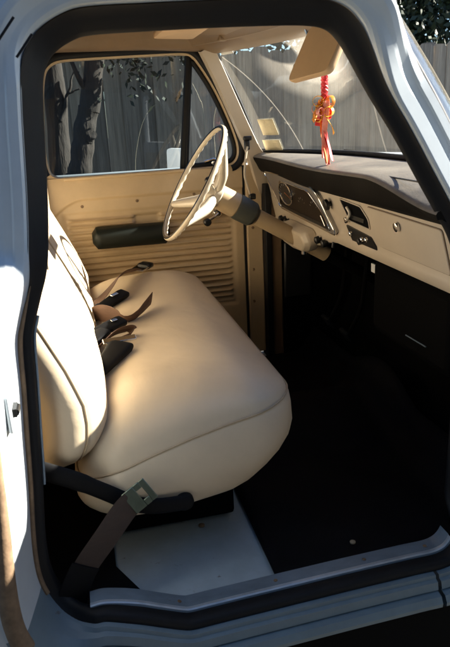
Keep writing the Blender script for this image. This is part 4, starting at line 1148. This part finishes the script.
def tube_branch(mb, p, q, r0, r1, wob, rnd, n=6):
    P = [Vector(p).lerp(Vector(q), k / n) for k in range(n + 1)]
    for k in range(1, n): P[k] += Vector((rnd.uniform(-wob, wob), rnd.uniform(-wob, wob), 0))
    P = crom(P, 3); k = len(P)
    mb.tube(P, [lerp(r0, r1, i / (k - 1)) * (1 + .05 * math.sin(i * 1.1)) for i in range(k)], 12)
    return P
def leaves(mb, c, rad, n, size, rnd, flat=1.0):
    clumps = [Vector((rnd.gauss(0, .45), rnd.gauss(0, .45), rnd.gauss(0, .45) * flat)) for _ in range(max(6, n // 60))]
    for _ in range(n):
        cl = rnd.choice(clumps)
        p = Vector(c) + Vector((cl.x * rad[0], cl.y * rad[1], cl.z * rad[2])) + Vector((rnd.gauss(0, .16) * rad[0], rnd.gauss(0, .16) * rad[1], rnd.gauss(0, .16) * rad[2]))
        a = Vector((rnd.gauss(0, 1), rnd.gauss(0, 1), rnd.gauss(0, .7))).normalized(); b = a.orthogonal().normalized(); b.rotate(Matrix.Rotation(rnd.uniform(0, 6.28), 3, a))
        s = size * rnd.uniform(.6, 1.3); cc = a.cross(b)
        mb.add([p - b * s, p + cc * s * .45, p + b * s, p - cc * s * .45], [(0, 1, 2, 3)])
def tree(base, trunks, crowns, label, lm, seed, leaf=.024):
    rnd = random.Random(seed)
    t = empty('tree', base, label, 'tree')
    mb = MB()
    for (q0, q1, r0, r1) in trunks: tube_branch(mb, q0, q1, r0, r1, .008, rnd)
    mb.build('trunk', M['bark'], t, ang=60)
    mb = MB()
    for (c, rad, n) in crowns: leaves(mb, c, rad, n, leaf, rnd)
    mb.build('crown', lm, t, smooth=False, fix=False)
    return t
tree((.02, 3.25, -.17), [((.02, 3.25, -.17), (.045, 3.25, 1.22), .088, .078), ((.045, 3.25, 1.20), (.16, 3.25, 1.62), .076, .066), ((.16, 3.25, 1.60), (.34, 3.3, 2.5), .066, .05), ((.12, 3.22, 1.42), (.165, 3.19, 1.455), .040, .026), ((.17, 3.24, 1.66), (.05, 3.2, 2.0), .022, .008), ((.06, 3.22, 1.15), (.10, 3.18, 1.19), .036, .024), ((.30, 3.3, 2.3), (.7, 3.5, 3.1), .045, .02), ((.25, 3.28, 2.1), (-.3, 3.2, 3.0), .045, .02)],
     [((.45, 3.35, 2.45), (.7, .5, .5), 900), ((.55, 3.1, 1.98), (.34, .2, .20), 420), ((-.3, 3.2, 2.7), (.7, .5, .5), 900)], 'leaning tree with forked knobbly trunk in front of the fence', M['leaf'], 5)
tree((-.16, 3.55, -.17), [((-.16, 3.55, -.17), (-.06, 3.55, 1.2), .09, .08), ((-.06, 3.55, 1.15), (-.03, 3.58, 2.6), .08, .06), ((-.03, 3.5, 1.55), (.10, 3.5, 1.86), .016, .006), ((.04, 3.5, 1.72), (.12, 3.48, 1.75), .008, .004), ((-.03, 3.58, 2.5), (-.5, 3.6, 3.3), .05, .02)],
     [((-.2, 3.6, 2.75), (.8, .5, .5), 1000)], 'upright dark tree trunk next to the leaning tree', M['leafdark'], 6)
for k, (x, y, h, lab) in enumerate(((3.6, 5.8, 3.4, 'dark bushy tree beyond the fence, over the windshield pillar'), (5.6, 5.9, 3.3, 'dark bushy tree beyond the fence, farthest ahead of the truck'), (1.4, 6.6, 4.4, 'tall dark tree beyond the fence, behind the cab'), (-1.6, 6.2, 4.2, 'tall dark tree beyond the fence, behind the cargo bed'))):
    tree((x, y, -.17), [((x, y, -.17), (x + .1, y, h * .6), .14, .09), ((x + .1, y, h * .55), (x - .5, y, h * .9), .08, .03), ((x + .1, y, h * .55), (x + .7, y + .1, h * .95), .08, .03)],
         [((x, y, h * .72), (1.3, .9, 1.3), 15000 if k < 2 else 7000)], lab, M['leafdark'], 20 + k, .042)

# dry weed stalks between the truck and the fence
wd = empty('dry_weeds', (.75, 3.0, -.17), 'thin dry weed stalks standing before the fence', 'weeds')
rnd = random.Random(4)
for pts in ([(.36, -.17), (.375, .6), (.385, 1.19), (.422, 1.415), (.483, 1.559), (.556, 1.625)], [(.60, -.17), (.60, .6), (.621, 1.253), (.672, 1.432), (.738, 1.564)], [(.86, -.17), (.86, .8), (.842, 1.512), (.818, 1.643), (.780, 1.73)], [(.90, -.17), (.92, .8), (.90, 1.40), (.915, 1.56), (.96, 1.66)]):
    P = crom([(x, 2.9, z) for x, z in pts], 6); k = len(P)
    mb = MB(); mb.tube(P, [lerp(.0035, .0014, i / (k - 1)) for i in range(k)], 6); mb.build('stalk', M['straw'], wd)

# ------------------------------------------------------------------ light
SUN_EL, SUN_AZ = R(30), R(1)      # azimuth measured from +x (ahead of the truck), towards the passenger side
sd = Vector((math.cos(SUN_EL) * math.cos(SUN_AZ), math.cos(SUN_EL) * math.sin(SUN_AZ), math.sin(SUN_EL)))
w = bpy.data.worlds.new('World'); S.world = w; w.use_nodes = True
t = w.node_tree; bg = t.nodes['Background']
sky = t.nodes.new('ShaderNodeTexSky'); sky.sky_type = 'NISHITA'; sky.sun_disc = False
sky.sun_elevation = SUN_EL; sky.sun_rotation = math.atan2(sd.x, sd.y); sky.air_density = 1.0; sky.dust_density = 0.2; sky.ozone_density = 5.0
t.links.new(sky.outputs[0], bg.inputs[0]); bg.inputs[1].default_value = 0.052
sl = bpy.data.lights.new('sun', 'SUN'); sl.energy = 5.0; sl.angle = R(0.53); sl.color = (1.0, 0.94, 0.84)
so = bpy.data.objects.new('sun', sl); C.objects.link(so); so.rotation_euler = sd.to_track_quat('Z', 'Y').to_euler(); so.location = (6, -3, 6)

# ------------------------------------------------------------------ camera
right = Vector((0.97162667, -0.23180885, -0.04697107)); down = Vector((-0.11603049, -0.29410747, -0.94870318)); fwd = Vector((0.20610324, 0.92723538, -0.31265956))
cam = bpy.data.cameras.new('camera'); co = bpy.data.objects.new('camera', cam); C.objects.link(co)
mw = Matrix.Identity(4)
for r_ in range(3): mw[r_][0] = right[r_]; mw[r_][1] = -down[r_]; mw[r_][2] = -fwd[r_]
mw.translation = Vector((0, -1.2, 1.55)); co.matrix_world = mw
cam.sensor_fit = 'VERTICAL'; cam.sensor_height = 36; cam.sensor_width = 24; cam.lens = 640 / 647 * 36
cam.clip_start = .05; cam.clip_end = 300
cam.dof.use_dof = True; cam.dof.focus_distance = 2.1; cam.dof.aperture_fstop = 9
S.camera = co
S.view_settings.view_transform = 'Standard'; S.view_settings.look = 'None'
S.view_settings.exposure = 2.3; S.view_settings.gamma = 1
S.cycles.max_bounces = 10; S.cycles.diffuse_bounces = 5; S.cycles.transparent_max_bounces = 16
S.cycles.use_denoising = True
S.cycles.sample_clamp_indirect = 6
